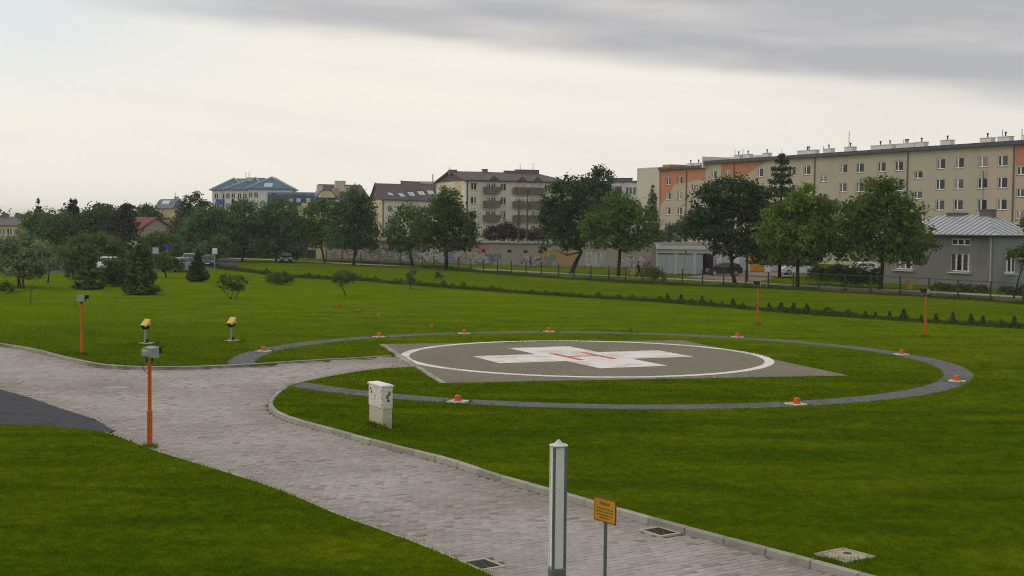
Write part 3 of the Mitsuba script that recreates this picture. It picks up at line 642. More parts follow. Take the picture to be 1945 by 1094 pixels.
def conifer(name, label, cat, base, H, R, col, tiers=12, size=.24, group=None, skirt=.06, droop=.25, pw=.9, dens=1.0, double=False):
    _seed[0] += 1; rng = np.random.default_rng(_seed[0])
    b = V(*base); t = thing(name, label, cat, group); C, Nn, Tn = [], [], []; m = [tube([b - V(0, 0, .1), b + V(0, 0, H * .5), b + V(0, 0, H)], [.045 * R + .03, .03 * R + .02, .012], 7)]
    for i in range(tiers):
        fr = (i + rng.uniform(-.25, .25)) / tiers; z = H * (skirt + (1 - skirt) * max(fr, 0)); rad = R * (1 - fr) ** pw * rng.uniform(.85, 1.1) + .05
        nb = max(4, int(5 + 7 * (1 - fr)))
        for j in range(nb):
            a = 2 * math.pi * (j + rng.random() * .7) / nb + i * 1.3; d = V(math.cos(a), math.sin(a), 0); L = rad * rng.uniform(.75, 1.12)
            n = max(6, int(dens * 26 * L / size)); s = rng.random(n) ** .7
            zz = z - droop * L * (s ** 1.2) + .16 * L * s ** 4; side = (rng.random(n) - .5) * 2 * .42 * L * (1 - s * .7)
            q = b + d * (s * L)[:, None] + V(-d[1], d[0], 0) * side[:, None]; q[:, 2] = zz + rng.normal(0, .35 * size, n) + b[2]
            C.append(q); Nn.append(unit_rows(rng.normal(size=(n, 3)) * .4 + V(0, 0, 1) + d * .25)); Tn.append(rng.normal(.0, .12, n) + .28 * (s - .5) + rng.normal(0, .08))
            if H > 2: m.append(tube([b + V(0, 0, z), b + d * L * .8 + V(0, 0, z - droop * L * .75)], [.014 * R + .006, .005], 4, cap=False))
    q, nn, tt = np.vstack(C), np.vstack(Nn), np.concatenate(Tn); ok = q[:, 2] > .02; v, f = cards(q[ok], nn[ok], size, rng, .55)
    obj('crown', (v, f), 'm_needle', t, color=tint(col, tt[ok], rng, 4)); obj('trunk', cat_meshes(m), 'm_bark', t); return t
G = lambda px, Y: V(at(px, 450, Y)[0], Y, 0)

DK, MD, BR, BL, OL, GG = (.058, .100, .028), (.070, .128, .028), (.10, .175, .03), (.058, .108, .048), (.09, .13, .026), (.135, .165, .088)
ST = 'trees along the pavement behind the fence'
# trees along the street, left to right
plant('tree', 'dense bluish green street tree at the left end of the street row', 'tree', (398, 497), [(400, 440, 46, 42), (378, 452, 30, 34), (430, 445, 26, 40), (400, 412, 26, 18)], BL, r=.17, group=ST)
plant('tree', 'bluish green street tree with two thin trunks under the blue-roofed block', 'tree', (459, 496), [(468, 420, 30, 34), (450, 448, 30, 34), (480, 452, 26, 34), (462, 395, 20, 14)], BL, r=.15, group=ST, stems=2)
plant('tree', 'tall rounded street tree in front of the navy mansard roofs', 'tree', (523, 497), [(528, 410, 34, 32), (512, 440, 30, 40), (550, 438, 28, 36), (530, 462, 36, 22)], BL, r=.15, group=ST, stems=2)
plant('tree', 'street tree with a short forked trunk left of the pale yellow shed', 'tree', (564, 495), [(566, 448, 24, 34), (585, 455, 18, 22), (556, 470, 18, 16)], (.042, .078, .032), r=.18, group=ST, stems=2)
plant('tree', 'narrow dark street tree directly in front of the pale yellow shed', 'tree', (618, 499), [(610, 420, 28, 34), (622, 446, 28, 28), (598, 450, 20, 26)], DK, r=.15, group=ST)
plant('tree', 'tall dark oval street tree hiding the left end of the graffiti wall', 'tree', (670, 504), [(672, 400, 36, 34), (660, 430, 38, 40), (689, 440, 26, 36), (668, 462, 42, 20), (700, 464, 18, 13)], (.040, .074, .028), r=.19, group=ST)
plant('tree', 'street tree with a slim trunk in front of the pink graffiti wall', 'tree', (782, 507), [(775, 430, 36, 34), (752, 454, 24, 22), (800, 450, 24, 28), (770, 470, 34, 14)], DK, r=.18, group=ST)
plant('tree', 'broad dark street tree in front of the gabled end of the balcony block', 'tree', (847, 513), [(848, 392, 28, 28), (838, 420, 42, 34), (868, 430, 34, 34), (822, 452, 32, 26), (880, 456, 26, 20), (850, 465, 40, 16)], (.042, .070, .022), r=.22, group=ST)
plant('tree', 'large dark tree with a strongly leaning trunk right of the balconies', 'tree', (1086, 520), [(1080, 380, 34, 38), (1060, 420, 34, 40), (1098, 425, 36, 44), (1072, 460, 40, 22), (1040, 405, 14, 30)], (.036, .060, .022), k=3.4, r=.26, group=ST, lean=1.9)
plant('tree', 'bright green street tree left of the white garages', 'tree', (1175, 525), [(1180, 405, 34, 34), (1150, 430, 38, 30), (1205, 430, 38, 32), (1228, 452, 24, 18), (1160, 462, 36, 20), (1195, 465, 30, 16), (1128, 440, 20, 26)], (.066, .112, .022), r=.2, group=ST)
plant('tree', 'very dense dark street tree above the black car', 'tree', (1396, 538), [(1390, 372, 42, 34), (1352, 395, 36, 38), (1430, 395, 34, 40), (1395, 430, 62, 46), (1340, 438, 34, 26), (1400, 470, 44, 26), (1318, 440, 22, 18), (1430, 470, 28, 26)], (.034, .058, .024), k=3.6, r=.2, group=ST)
plant('tree', 'broad light green street tree in front of the white car', 'tree', (1515, 545), [(1530, 392, 40, 32), (1495, 420, 46, 34), (1560, 420, 36, 40), (1520, 455, 64, 34), (1475, 450, 34, 26), (1565, 470, 36, 26), (1510, 485, 50, 16)], (.070, .112, .020), r=.19, group=ST)
plant('tree', 'rounded street tree covering the left end of the grey house', 'tree', (1670, 550), [(1675, 378, 40, 36), (1640, 410, 44, 34), (1705, 410, 44, 38), (1672, 445, 76, 36), (1615, 452, 40, 26), (1730, 458, 40, 28), (1668, 485, 74, 20), (1738, 488, 22, 12)], (.058, .092, .018), r=.2, group=ST)
plant('tree', 'small street tree with a thin trunk at the right edge before the grey house', 'tree', (1924, 566), [(1924, 485, 15, 10), (1942, 478, 13, 11), (1958, 490, 16, 14)], (.048, .076, .018), size=.28, r=.07)
plant('tree', 'large tree reaching in from the right edge beside the metal roof', 'tree', tuple(G(1990, 118)), [(1972, 425, 20, 26), (1998, 440, 40, 50), (1950, 424, 11, 8)], (.045, .075, .018), r=.2)
# behind the street row
plant('tree', 'tall dark tree with a ragged top behind the leaning tree', 'tree', tuple(G(1135, 196)), [(1138, 345, 22, 24), (1120, 385, 34, 40), (1150, 400, 34, 44), (1135, 325, 8, 10), (1108, 360, 14, 22), (1130, 445, 40, 30), (1158, 333, 7, 9)], (.036, .062, .028), r=.25, k=2.9)
conifer('larch_tree', 'soft grey-green conifer in front of the plain end of the apartment block', 'tree', G(1238, 200), 11.8, 1.9, (.12, .15, .09), tiers=18, size=.42, dens=.5, skirt=.1, droop=.3, pw=.75)
conifer('spruce_tree', 'tall dark tiered spruce rising above the street trees before the long apartment block', 'tree', G(1482, 150), 14.2, 3.7, (.075, .105, .055), tiers=17, size=.42, dens=.55, skirt=.12, droop=.16, pw=.72)
conifer('spruce_tree', 'tall slim dark spruce behind the bluish street trees', 'tree', G(444, 232), 9.3, 1.9, (.03, .055, .034), tiers=16, size=.45, dens=.8, pw=.6)
plant('tree', 'purple-leaved tree behind the graffiti garages, left of the utility poles', 'tree', tuple(G(945, 205)), [(940, 446, 22, 14), (965, 440, 24, 16), (985, 448, 20, 12)], (.040, .022, .030), size=.36, r=.12)
plant('tree', 'purple-leaved bush behind the graffiti garages, right of the utility poles', 'tree', tuple(G(1022, 205)), [(1018, 450, 16, 10), (1034, 446, 14, 12)], (.040, .022, .030), size=.36, r=.1)
plant('bush', 'brownish green bush at the left corner of the white garages', 'bush', (1240, 534), [(1236, 520, 16, 14), (1252, 526, 12, 9)], (.085, .095, .03), size=.2, r=.05, stems=3)
plant('bush', 'green shrub in front of the lower windows of the orange-painted block', 'bush', tuple(G(1288, 205)), [(1280, 445, 20, 18), (1300, 440, 16, 26), (1262, 452, 14, 12)], (.055, .085, .045), size=.4, r=.1)
# cluster at the left
LC = 'trees massed behind the parked cars on the left'
plant('tree', 'round leafy tree at the left end of the tree mass, beside the red shed', 'tree', tuple(G(82, 205)), [(80, 428, 36, 26), (64, 445, 24, 24), (105, 445, 30, 28)], (.060, .098, .03), size=.42, r=.2, group=LC)
conifer('spruce_tree', 'thin spruce top sticking up on the left above the round tree', 'tree', G(73, 215), 9.4, 1.5, (.045, .06, .04), tiers=14, size=.4, dens=.55, pw=.9, droop=.1)
conifer('spruce_tree', 'left one of the dark twin spruces on the skyline', 'tree', G(135, 212), 9.0, 1.5, (.022, .038, .034), tiers=16, size=.42, dens=1.0, pw=.7)
conifer('spruce_tree', 'right one of the dark twin spruces on the skyline', 'tree', G(143, 214), 9.1, 1.4, (.022, .036, .036), tiers=16, size=.42, dens=1.0, pw=.7)
plant('tree', 'broad green tree under the twin spruces', 'tree', tuple(G(125, 198)), [(120, 438, 40, 32), (100, 465, 36, 26), (150, 455, 36, 34)], (.045, .078, .026), size=.42, r=.2, group=LC)
plant('tree', 'green tree with a pale top right of the twin spruces', 'tree', tuple(G(190, 200)), [(185, 415, 26, 22), (205, 410, 22, 20), (190, 445, 44, 34), (170, 430, 24, 22)], (.052, .085, .032), size=.42, r=.2, group=LC)
plant('tree', 'dark purplish tree left of the red-roofed house', 'tree', tuple(G(234, 190)), [(236, 425, 24, 26), (232, 452, 30, 36), (245, 402, 12, 14), (222, 420, 16, 18)], (.034, .044, .036), size=.4, r=.2, group=LC)
conifer('spruce_tree', 'pale thin spruce tip above the purplish tree', 'tree', G(236, 203), 8.6, 1.3, (.05, .065, .04), tiers=12, size=.4, dens=.6, pw=.9)
plant('tree', 'far round tree on the skyline left of the small yellow house', 'tree', tuple(G(278, 300)), [(280, 408, 22, 18), (262, 416, 18, 14), (292, 420, 14, 16)], (.045, .075, .035), size=.6, r=.25, group=LC)
plant('tree', 'leafy tree in front of the grey gable of the red-roofed house', 'tree', tuple(G(304, 178)), [(300, 462, 22, 20), (322, 462, 20, 18), (285, 470, 18, 14)], (.062, .098, .026), size=.34, r=.13, group=LC)
plant('tree', 'yellowish green tree low in the middle of the left tree mass', 'tree', tuple(G(180, 172)), [(178, 470, 34, 26), (205, 474, 28, 26), (150, 474, 24, 20)], (.062, .096, .022), size=.36, r=.14, group=LC)
plant('tree', 'brownish dark tree right of the red-roofed house', 'tree', tuple(G(345, 205)), [(344, 440, 20, 24), (352, 462, 20, 24)], (.045, .05, .03), size=.4, r=.14, group=LC)
plant('tree', 'tall airy tree standing before the left wing of the blue-roofed block', 'tree', tuple(G(368, 215)), [(368, 390, 22, 20), (385, 402, 16, 18), (350, 405, 14, 18), (368, 425, 34, 30)], (.058, .082, .05), size=.42, r=.2, k=2.4)
plant('bush', 'domed dark bush in the left parking area behind the grey-green willow', 'bush', (112, 512), [(112, 490, 17, 18)], (.065, .092, .024), size=.24, r=.08, stems=3)
plant('bush', 'dark low hedge bush behind the left end of the parking area', 'bush', tuple(G(140, 150)), [(135, 516, 12, 16), (150, 500, 18, 18)], (.03, .05, .018), size=.24, r=.06, stems=3)
plant('tree', 'leafy tree behind the parked cars, left of the dark estate car', 'tree', tuple(G(395, 172)), [(392, 478, 24, 16), (418, 470, 20, 20)], (.05, .082, .03), size=.34, r=.1)
UB = ['at the left end of the mass', 'behind the teal container', 'behind the left young spruce', 'left of the red-roofed house', 'below the red-roofed house', 'behind the silver car', 'behind the dark estate car', 'behind the white sign board', 'between the first pair of trunks', 'below the blue-roofed block', 'left of the black car', 'right of the black car', 'beside the pale yellow shed', 'left of the tall oval tree']
for (px, Y, w, h), lb in zip([(72, 196, 30, 24), (112, 192, 30, 26), (155, 190, 32, 26), (200, 190, 34, 28), (262, 188, 30, 20), (318, 192, 28, 20), (350, 190, 26, 24), (402, 204, 30, 22), (440, 206, 30, 24), (478, 206, 30, 24), (512, 208, 28, 22), (552, 210, 24, 24), (585, 216, 22, 18), (648, 214, 22, 20)], UB):
    g0 = P(px, 424 + 5.6 * FOC / Y)[1]
    plant('bush', f'leafy bush under the left trees, {lb}', 'bush', tuple(G(px, Y)), [(px - w * .3, 424 + 5.6 * FOC / Y - h * .6, w * .6, h * .6), (px + w * .4, 424 + 5.6 * FOC / Y - h * .5, w * .55, h * .55)], (.045, .075, .026), size=.4, r=.06, stems=3, k=3.6, group='bushes under the left trees')
# young plants on the lawn
plant('willow_tree', 'large grey-green willow-like tree at the left edge of the lawn', 'tree', (40, 546), [(40, 478, 44, 32), (8, 490, 30, 34), (70, 495, 28, 28), (30, 510, 40, 22), (62, 520, 22, 14)], GG, size=.2, r=.13, k=3.8, stems=3)
plant('bush', 'low dark bush at the left edge of the lawn', 'bush', (12, 557), [(12, 546, 15, 10)], (.05, .075, .02), size=.13, r=.04, stems=4)
plant('young_tree', 'thin young tree with a dark stem right of the willow-like tree', 'tree', (91, 538), [(96, 490, 16, 10), (88, 505, 15, 12), (104, 502, 10, 10)], (.07, .09, .045), size=.16, r=.06, k=1.7)
conifer('young_spruce', 'left one of two young spruces on the lawn, with spreading tiers', 'spruce', P(170, 549), 3.75, 1.32, (.090, .145, .050), tiers=11, size=.20, droop=.12, pw=.72)
conifer('young_spruce', 'right one of two young spruces on the lawn, taller and nearer', 'spruce', P(269, 559), 4.3, 1.48, (.092, .148, .048), tiers=13, size=.20, droop=.14, pw=.62)
plant('bush', 'rounded dark bush between the two young spruces', 'bush', (219, 544), [(216, 516, 23, 24), (204, 528, 15, 15), (232, 528, 14, 15), (218, 535, 20, 9)], (.050, .078, .024), size=.18, r=.06, stems=4, k=5)
plant('bush', 'dark shrub left of the left young spruce', 'bush', (136, 532), [(134, 519, 10, 13)], (.034, .056, .02), size=.16, r=.05, stems=3)
plant('young_tree', 'small round-headed tree right of the taller young spruce', 'tree', (317, 528), [(318, 498, 20, 16), (334, 506, 16, 13), (303, 500, 14, 14)], (.055, .085, .028), size=.18, r=.08)
conifer('young_conifer', 'dark bushy cone-shaped conifer on the lawn before the dark estate car', 'conifer', P(375, 535), 3.0, 1.08, (.062, .090, .036), tiers=12, size=.2, droop=-.05, pw=.95, dens=.8)
plant('shrub', 'small spreading shrub with several stems on the left lawn', 'shrub', (442, 568), [(430, 530, 14, 7), (452, 532, 17, 8), (442, 545, 15, 9), (420, 536, 8, 4), (455, 548, 9, 6)], (.055, .088, .022), size=.14, r=.05, stems=3, k=2.4)
plant('shrub', 'low rounded shrub touching the hedge row on the left lawn', 'shrub', (530, 540), [(530, 527, 19, 11), (517, 531, 12, 8), (545, 531, 12, 8), (531, 534, 16, 6)], (.058, .090, .024), size=.16, r=.05, stems=4, k=2.8)
plant('young_tree', 'small tree with a thin crooked stem in front of the hedge row', 'tree', (659, 561), [(655, 522, 18, 8), (668, 526, 15, 7), (645, 530, 11, 7), (660, 535, 12, 6), (636, 536, 5, 4)], (.055, .082, .024), size=.14, r=.04, k=2.0)
plant('young_tree', 'small young tree with reddish tips in front of the hedge row', 'tree', (782, 549), [(781, 534, 9, 9), (784, 518, 7, 7), (774, 524, 5, 5)], (.07, .088, .04), size=.14, r=.04, k=2.8)
plant('shrub', 'tiny bush behind the hedge row right of the reddish young tree', 'shrub', (835, 531), [(834, 524, 7, 6)], (.045, .07, .022), size=.16, r=.03)

# ------------------------------------------------------------------ the hedge row of young plants, with long grass at its foot
rng = np.random.default_rng(77)
ORD = [f'{n}' + ('th' if n % 100 in (11, 12, 13) else {1: 'st', 2: 'nd', 3: 'rd'}.get(n % 10, 'th')) for n in range(1, 120)]
hl = LineString([P(x, y)[:2] for x, y in [(410, 509), (560, 527), (700, 534), (820, 544), (950, 554), (1100, 564), (1250, 573), (1400, 585), (1550, 598), (1700, 608), (1945, 624), (2020, 629)]])
def cone_mesh(H, R, sd, bushy):
    r = np.random.default_rng(sd); n = 150; h = r.random(n) ** 1.3; a = r.random(n) * 2 * np.pi
    rad = R * (1 - h) ** (.55 if bushy else .85) * (.55 + .55 * r.random(n)); q = np.column_stack([np.cos(a) * rad, np.sin(a) * rad, .04 + h * H])
    nn = unit_rows(np.column_stack([np.cos(a), np.sin(a), .6 + 0 * a]) + r.normal(size=(n, 3)) * .4); v, f = cards(q, nn, .15, r)
    return mikit.ply((v, f), 'm_needle', color=tint((.052, .086, .030) if not bushy else (.070, .115, .022), r.normal(0, .15, n), r, 4))
cones = [cone_mesh(.54, .20, s, False) for s in (1, 2, 3)]; bushes = [cone_mesh(.55, .5, s, True) for s in (4, 5, 6, 7)]
for i, px in enumerate([1271, 1289, 1310, 1330, 1350, 1372, 1391, 1416, 1436, 1461, 1483, 1508, 1534, 1575, 1608, 1638, 1665, 1692, 1721, 1748, 1779, 1809, 1840, 1869, 1901, 1934]):
    b = None
    lo, hi = 0.0, hl.length
    for _ in range(40):
        m_ = (lo + hi) / 2; q = hl.interpolate(m_).coords[0]; pq = PW / 2 + FOC * ((RC[0] @ (V(q[0], q[1], 0) - CAM)) / (RC[2] @ (V(q[0], q[1], 0) - CAM)))
        lo, hi = (m_, hi) if pq < px else (lo, m_)
    t = thing('young_thuja', f'small dark young conifer, {ORD[i]} from the left in the spaced row on the right lawn', 'conifer', 'young conifers in a row')
    s = rng.uniform(.62, 1.15); big = px in (1575, 1608)
    obj('crown', bushes[i % 4] if big else cones[i % 3], None, t, to_world=T().translate([q[0] + rng.normal(0, .12), q[1] + rng.normal(0, .15), 0]).rotate([1, 0, 0], rng.normal(0, 6)).rotate([0, 0, 1], rng.uniform(0, 360)).scale([s * rng.uniform(.9, 1.5) * (.75 if big else 1), s * 1.15 * (.75 if big else 1), s * (.85 if big else 1.05)]))
s = 1.0; i = 0
while s < hl.length:
    q = hl.interpolate(s).coords[0]; pq = PW / 2 + FOC * ((RC[0] @ (V(*q, 0) - CAM)) / (RC[2] @ (V(*q, 0) - CAM)))
    if pq > 1262: break
    t = thing('hedge_shrub', f'low leafy shrub, {ORD[i]} from the far left end of the hedge row', 'shrub', 'low shrubs of the hedge row')
    k = rng.uniform(.42, .9)
    obj('crown', bushes[i % 4], None, t, to_world=T().translate([q[0] + rng.normal(0, .1), q[1] + rng.normal(0, .2), 0]).rotate([0, 0, 1], rng.uniform(0, 360)).scale([k, k, k * rng.uniform(.8, 1.2)]))
    s += rng.uniform(.9, 2.1); i += 1
n = 60000; s = rng.random(n) * hl.length; q = shapely.line_interpolate_point(hl, s); q = np.column_stack([shapely.get_x(q), shapely.get_y(q)])
q += np.column_stack([rng.normal(0, .25, n), rng.normal(.25, .55, n)]); hh_ = rng.random(n) ** 1.5 * (.16 + .30 * meshkit.noise(np.column_stack([q * .35, 0 * s])))
scene['m_tall_grass'] = {'type': 'twosided', 'bsdf': {'type': 'diffuse', 'reflectance': mikit.proc(lambda p, n, uv: mix((.045, .085, .012), (.105, .135, .03), fbm(p.x * .6, p.y * .6, 0, 3)))}}
k = blades(q, hh_, np.full(n, .07), 'tall_grass', 'm_tall_grass', .5); labels[k]['label'] = 'unmown long grass along the hedge row'

# ------------------------------------------------------------------ fence, pavement, yard
fp = [(620, 496.5), (650, 498), (685, 500), (720, 502), (760, 505), (802, 508), (824, 510), (871, 513), (894, 516), (918, 518), (945, 520), (971, 522), (999, 524), (1028, 526), (1061, 529), (1090, 531), (1122, 532.5), (1156, 535), (1188, 537), (1220, 539), (1258, 540.5), (1296, 542), (1334, 543.5), (1374, 545), (1416, 546.5), (1459, 548), (1506, 550), (1555, 553), (1604, 555.5), (1653, 558), (1709, 561), (1764, 564), (1819, 568), (1881, 572), (1943, 577), (2010, 583)]
fence = thing('fence', 'dark wire fence on thin posts along the pavement behind the lawn', 'fence')
fpts = [P(*q) for q in fp]
for i, b in enumerate(fpts):
    hgt = 1.55 + rng.normal(0, .04); tl = rng.normal(0, .02, 2); r = .048 if fp[i][0] < 1900 else .06
    obj('post', moved(bevel_box(-r, r, -r, r, 0, hgt, .008), b, .6), 'm_post_paint', fence)
for a, b, p_ in zip(fpts, fpts[1:], fp):
    for z in (.25, .7, 1.12): obj('wire', tube([a + V(0, 0, z), (a + b) / 2 + V(0, 0, z - .02), b + V(0, 0, z)], .006, 4, cap=False), 'm_post_paint', fence)
    rr = .03 if p_[0] >= 1500 else .008
    obj('rail', tube([a + V(0, 0, 1.5), b + V(0, 0, 1.5)], rr, 5), 'm_post_paint', fence)
pl = [f for f, q in zip(fpts, fp) if q[0] >= 1555]
scene['m_plinth'] = {'type': 'twosided', 'bsdf': {'type': 'diffuse', 'reflectance': f_conc((.15, .125, .085), .5, 1.5, (.07, .075, .03), .8)}}
for i, (a, b) in enumerate(zip(pl, pl[1:])):
    F = Frame(a, (b - a)[:2]); L = np.linalg.norm((b - a)[:2])
    obj('plinth', F.map(bevel_box(.01, L - .01, -.32, -.09, -.1, .34 + .05 * (i % 2), .02)), 'm_plinth', fence)
pv_px = [(610, 498), (700, 503), (850, 509), (960, 514), (1060, 519.5), (1200, 526), (1340, 533), (1420, 536.5), (1500, 542.5), (1600, 547), (1700, 551), (1820, 557), (1945, 565)]
pw = np.array([P(*q)[:2] for q in pv_px]); pw = np.vstack([[-70, 232], pw, [62, 88]]); pws = smooth_line(pw, 2.0)
walk = LineString(pws).buffer(1.25, cap_style=2)
structure('pavement', cat(poly_mesh(walk, .03), poly_mesh(LineString(pws).buffer(1.33, cap_style=2).difference(LineString(pws).buffer(1.22, cap_style=2)), .026)), 'm_pavement', 'pale concrete pavement behind the fence')
yard = Polygon([P(x, y)[:2] for x, y in [(1300, 527), (1340, 521), (1352, 519.5), (1362, 515.5), (1560, 512), (1580, 520), (1500, 524.5), (1462, 530), (1440, 534), (1395, 535), (1360, 531.5)]])
structure('yard', poly_mesh(yard.difference(walk), .01), 'm_yard', 'bare brown earth yard in front of the garages')
park = Polygon([P(x, y)[:2] for x, y in [(60, 519), (128, 518), (260, 519), (420, 510), (455, 504), (450, 494), (420, 487), (300, 484), (60, 486)]])
structure('parking_area', poly_mesh(park.difference(walk), .012), 'm_asphalt', 'grey parking area behind the lawn on the left')
n = 60000; s = rng.random(n) * .999; ls = LineString([b[:2] for b in fpts]); q = shapely.line_interpolate_point(ls, s * ls.length); q = np.column_stack([shapely.get_x(q), shapely.get_y(q)]) + rng.normal(0, .55, (n, 2)) + V(.3, .5)
q = q[~shapely.contains_xy(walk, q[:, 0], q[:, 1])]
k = blades(q, (.08 + .30 * rng.random(len(q)) ** 2) * (.3 + 1.2 * meshkit.noise(np.column_stack([q * .3, 0 * q[:, 0]]))), np.full(len(q), .08), 'weeds', 'm_tall_grass', .5); labels[k]['label'] = 'weeds and long grass along the foot of the fence'
# ------------------------------------------------------------------ buildings
_wc = {}
def win_plys(w, h, mull=(.36,), trans=None, fr=.11):
    key = (round(w, 2), round(h, 2), mull, trans, fr)
    if key in _wc: return _wc[key]
    m = MB()
    for a in ((-w / 2, w / 2, -h / 2, -h / 2 + fr), (-w / 2, w / 2, h / 2 - fr, h / 2), (-w / 2, -w / 2 + fr, -h / 2 + fr, h / 2 - fr), (w / 2 - fr, w / 2, -h / 2 + fr, h / 2 - fr)): m.add(*boxm(a[0], a[1], -.06, .0, a[2], a[3]))
    xs = [-w / 2 + fr]; panes = []
    for q in mull:
        x = -w / 2 + q * w; m.add(*boxm(x - fr * .85, x + fr * .85, -.06, .004, -h / 2 + fr, h / 2 - fr)); panes.append((xs[-1], x - fr * .85)); xs.append(x + fr * .85)
    panes.append((xs[-1], w / 2 - fr))
    fp_ = mikit.ply(m.out(), 'm_window_frame')
    pp = [{v: mikit.ply(bx(a, b, -.045, -.03, -h / 2 + fr, h / 2 - fr), v) for v in ('m_pane', 'm_pane_mid', 'm_pane_curtain', 'm_pane_warm')} for a, b in panes]
    sl = mikit.ply(bevel_box(-w / 2 - .06, w / 2 + .06, .0, .19, -h / 2 - .07, -h / 2 - .02, .01), 'm_sill')
    _wc[key] = (fp_, pp, sl); return _wc[key]
wrng = np.random.default_rng(31)
def window(parent, F, s, z, w=1.6, h=1.45, mull=(.36,), d=-.11, kinds=(.66, .22, .10, .02), fr=.11, sill=True):
    f_, pp, sl = win_plys(w, h, mull, None, fr); tw = F.tw(s, z, d)
    k = obj('window', f_, None, parent, to_world=tw)
    for p_ in pp: obj('pane', p_[('m_pane', 'm_pane_mid', 'm_pane_curtain', 'm_pane_warm')[wrng.choice(4, p=kinds)]], None, k, to_world=tw)
    if sill: obj('sill', sl, None, k, to_world=F.tw(s, z, d + .0))
    return k
def hole(s, z, w, h): return (s - w / 2, z - h / 2, s + w / 2, z + h / 2)
def chimney(parent, F, s, d, z, w=1.1, h=.9, dp=.6, pots=1, bs='m_white_trim', name='chimney'):
    k = obj(name, F.map(cat(bevel_box(s - w / 2, s + w / 2, d - dp / 2, d + dp / 2, z - .5, z + h, .02), bevel_box(s - w / 2 - .07, s + w / 2 + .07, d - dp / 2 - .07, d + dp / 2 + .07, z + h, z + h + .10, .02))), bs, parent)
    for i in range(pots):
        x = s + (i - (pots - 1) / 2) * .4; o = F.pt(x, z + h + .1, d)
        obj('flue', cat(tube([o, o + V(0, 0, .45)], .10, 8), tube([o + V(0, 0, .42), o + V(0, 0, .60)], [.17, .15], 8)), 'm_gutter', k)
    return k

# --- the long five-storey block on the right
OB = at(1345, 311, 234.6)[:2]; eB = at(1900, 275, 175.0)[:2]; FB = Frame((*OB, 0), (*(eB - OB), 0))
def split_paint(axis_o, axis_u, spec, base):
    """Painted plaster: spec(s, z) gives the share of the second paint."""
    def f(p, n, uv):
        s = (p.x - float(axis_o[0])) * float(axis_u[0]) + (p.y - float(axis_o[1])) * float(axis_u[1])
        a = fbm(p.x * .5, p.y * .5, p.z * .2, 4); b = noise(p.x * 9, p.y * 9, p.z * 9)
        col = base(s, p.z)
        for c, m_ in spec(s, p.z): col = mix(col, c, m_)
        return mix(col, (.3, .27, .22), smoothstep(.5, .8, a) * .22) * (.94 + .12 * b)
    return mikit.proc(f)
ZW = 16.3
sB = lambda px: FB.s_of(px, 420)[0]
s0B, s1B = sB(1339), sB(2075)
o1, o2, o3, o4 = sB(1368), sB(1452), sB(1380), sB(1926)
def paint_B(s, z):
    left = dr.select((s > o1) & (s < o2) & (z > 12.2) & (z - 12.2 > (s - o3) * (4.0 / (o2 - o3)) - .2), 1.0, 0.0)
    mid = smoothstep(sB(1860), sB(1885), s) * .9
    right = dr.select((s > o4) & (z > 12.6 + dr.maximum(0, (o4 + 9 - s)) * .12), 1.0, 0.0)
    return [((.52, .425, .345), mid), ((.52, .225, .13), left), ((.50, .225, .135), right)]
matte('m_block_paint', split_paint(OB, FB.u, paint_B, lambda s, z: mix((.51, .47, .365), (.465, .435, .345), smoothstep(5, 40, s))))
blk = thing('apartment_block', 'long beige five-storey apartment block with orange paint patches and rows of white chimneys', 'apartment block')
cols = [(1354.5, 0), (1380, 0), (1441.5, 0), (1468, 0), (1503, 0), (1530.5, 0), (1562.5, 1), (1599.5, 0), (1631, 0), (1672, 0), (1705, 0), (1742, 1), (1784, 0), (1819, 0), (1864, 0), (1901.5, 0), (1938, 1), (1982, 0), (2022, 0), (1413, 1)]
holes, wins = [], []
for px, st in cols:
    s = sB(px)
    for fl in range(5):
        z = 14.35 - 2.8 * fl - (1.35 if st else 0); w, h = (1.65, 1.1) if st else (1.7, 1.45)
        if z < 1.2: continue
        holes.append(hole(s, z, w, h)); wins.append((s, z, w, h))
obj('facade', FB.wall([(s0B, 0), (s1B, 0), (s1B, ZW), (s0B, ZW)], holes), 'm_block_paint', blk)
for w in wins: window(blk, FB, *w)
obj('wall', FB.map(cat(bx(s0B, s0B + .3, -11.5, -.3, 0, ZW), bx(s1B - .3, s1B, -11.5, -.3, 0, ZW), bx(s0B + .3, s1B - .3, -11.5, -11.2, 0, ZW))), 'm_pale_end', blk)
rf = obj('roof', FB.map(hull([(s, d, z) for s in (s0B - .1, s1B + .1) for d, z in ((.6, ZW - .02), (.6, ZW + .50), (-12, ZW + .02), (-12, ZW + .50), (-6, ZW + .85))])), 'm_gutter', blk)
obj('parapet', FB.map(bevel_box(s0B - .25, s0B + .12, -11.6, .7, ZW - .7, ZW + 1.25, .02)), 'm_white_trim', blk)
obj('parapet', FB.map(bevel_box(s0B + .12, sB(1402), -5.2, -4.8, ZW + .4, ZW + 1.35, .02)), 'm_white_trim', blk)
obj('parapet', FB.map(bevel_box(sB(1652), sB(1668), -5.2, -4.2, ZW + .4, ZW + 1.35, .02)), 'm_white_trim', blk)
for px in (1393, 1546, 1722, 1923):
    s = sB(px); obj('downpipe', tube([FB.pt(s, z, .10) for z in (0, 8, ZW)], .10, 8), 'm_pipe', blk)
for px, w, pots, d in [(1403, 1.4, 1, -2.6), (1421, 1.7, 1, -2.6), (1457, 1.5, 1, -2.6), (1535, 4.6, 2, -3), (1574, 1.9, 1, -2.6), (1615, 1.9, 1, -2.2), (1672, 3.4, 1, -3), (1690, 1.6, 1, -2.8), (1722, 3.6, 2, -3), (1750, 1.9, 1, -2.6), (1799, 1.9, 1, -2.2), (1875, 2.0, 1, -3), (1909, 2.1, 1, -3), (1960, 2.4, 1, -3)]:
    chimney(rf, FB, FB.s_of(px, 300, d)[0], d, ZW + .55, w, .75, .8, pots)
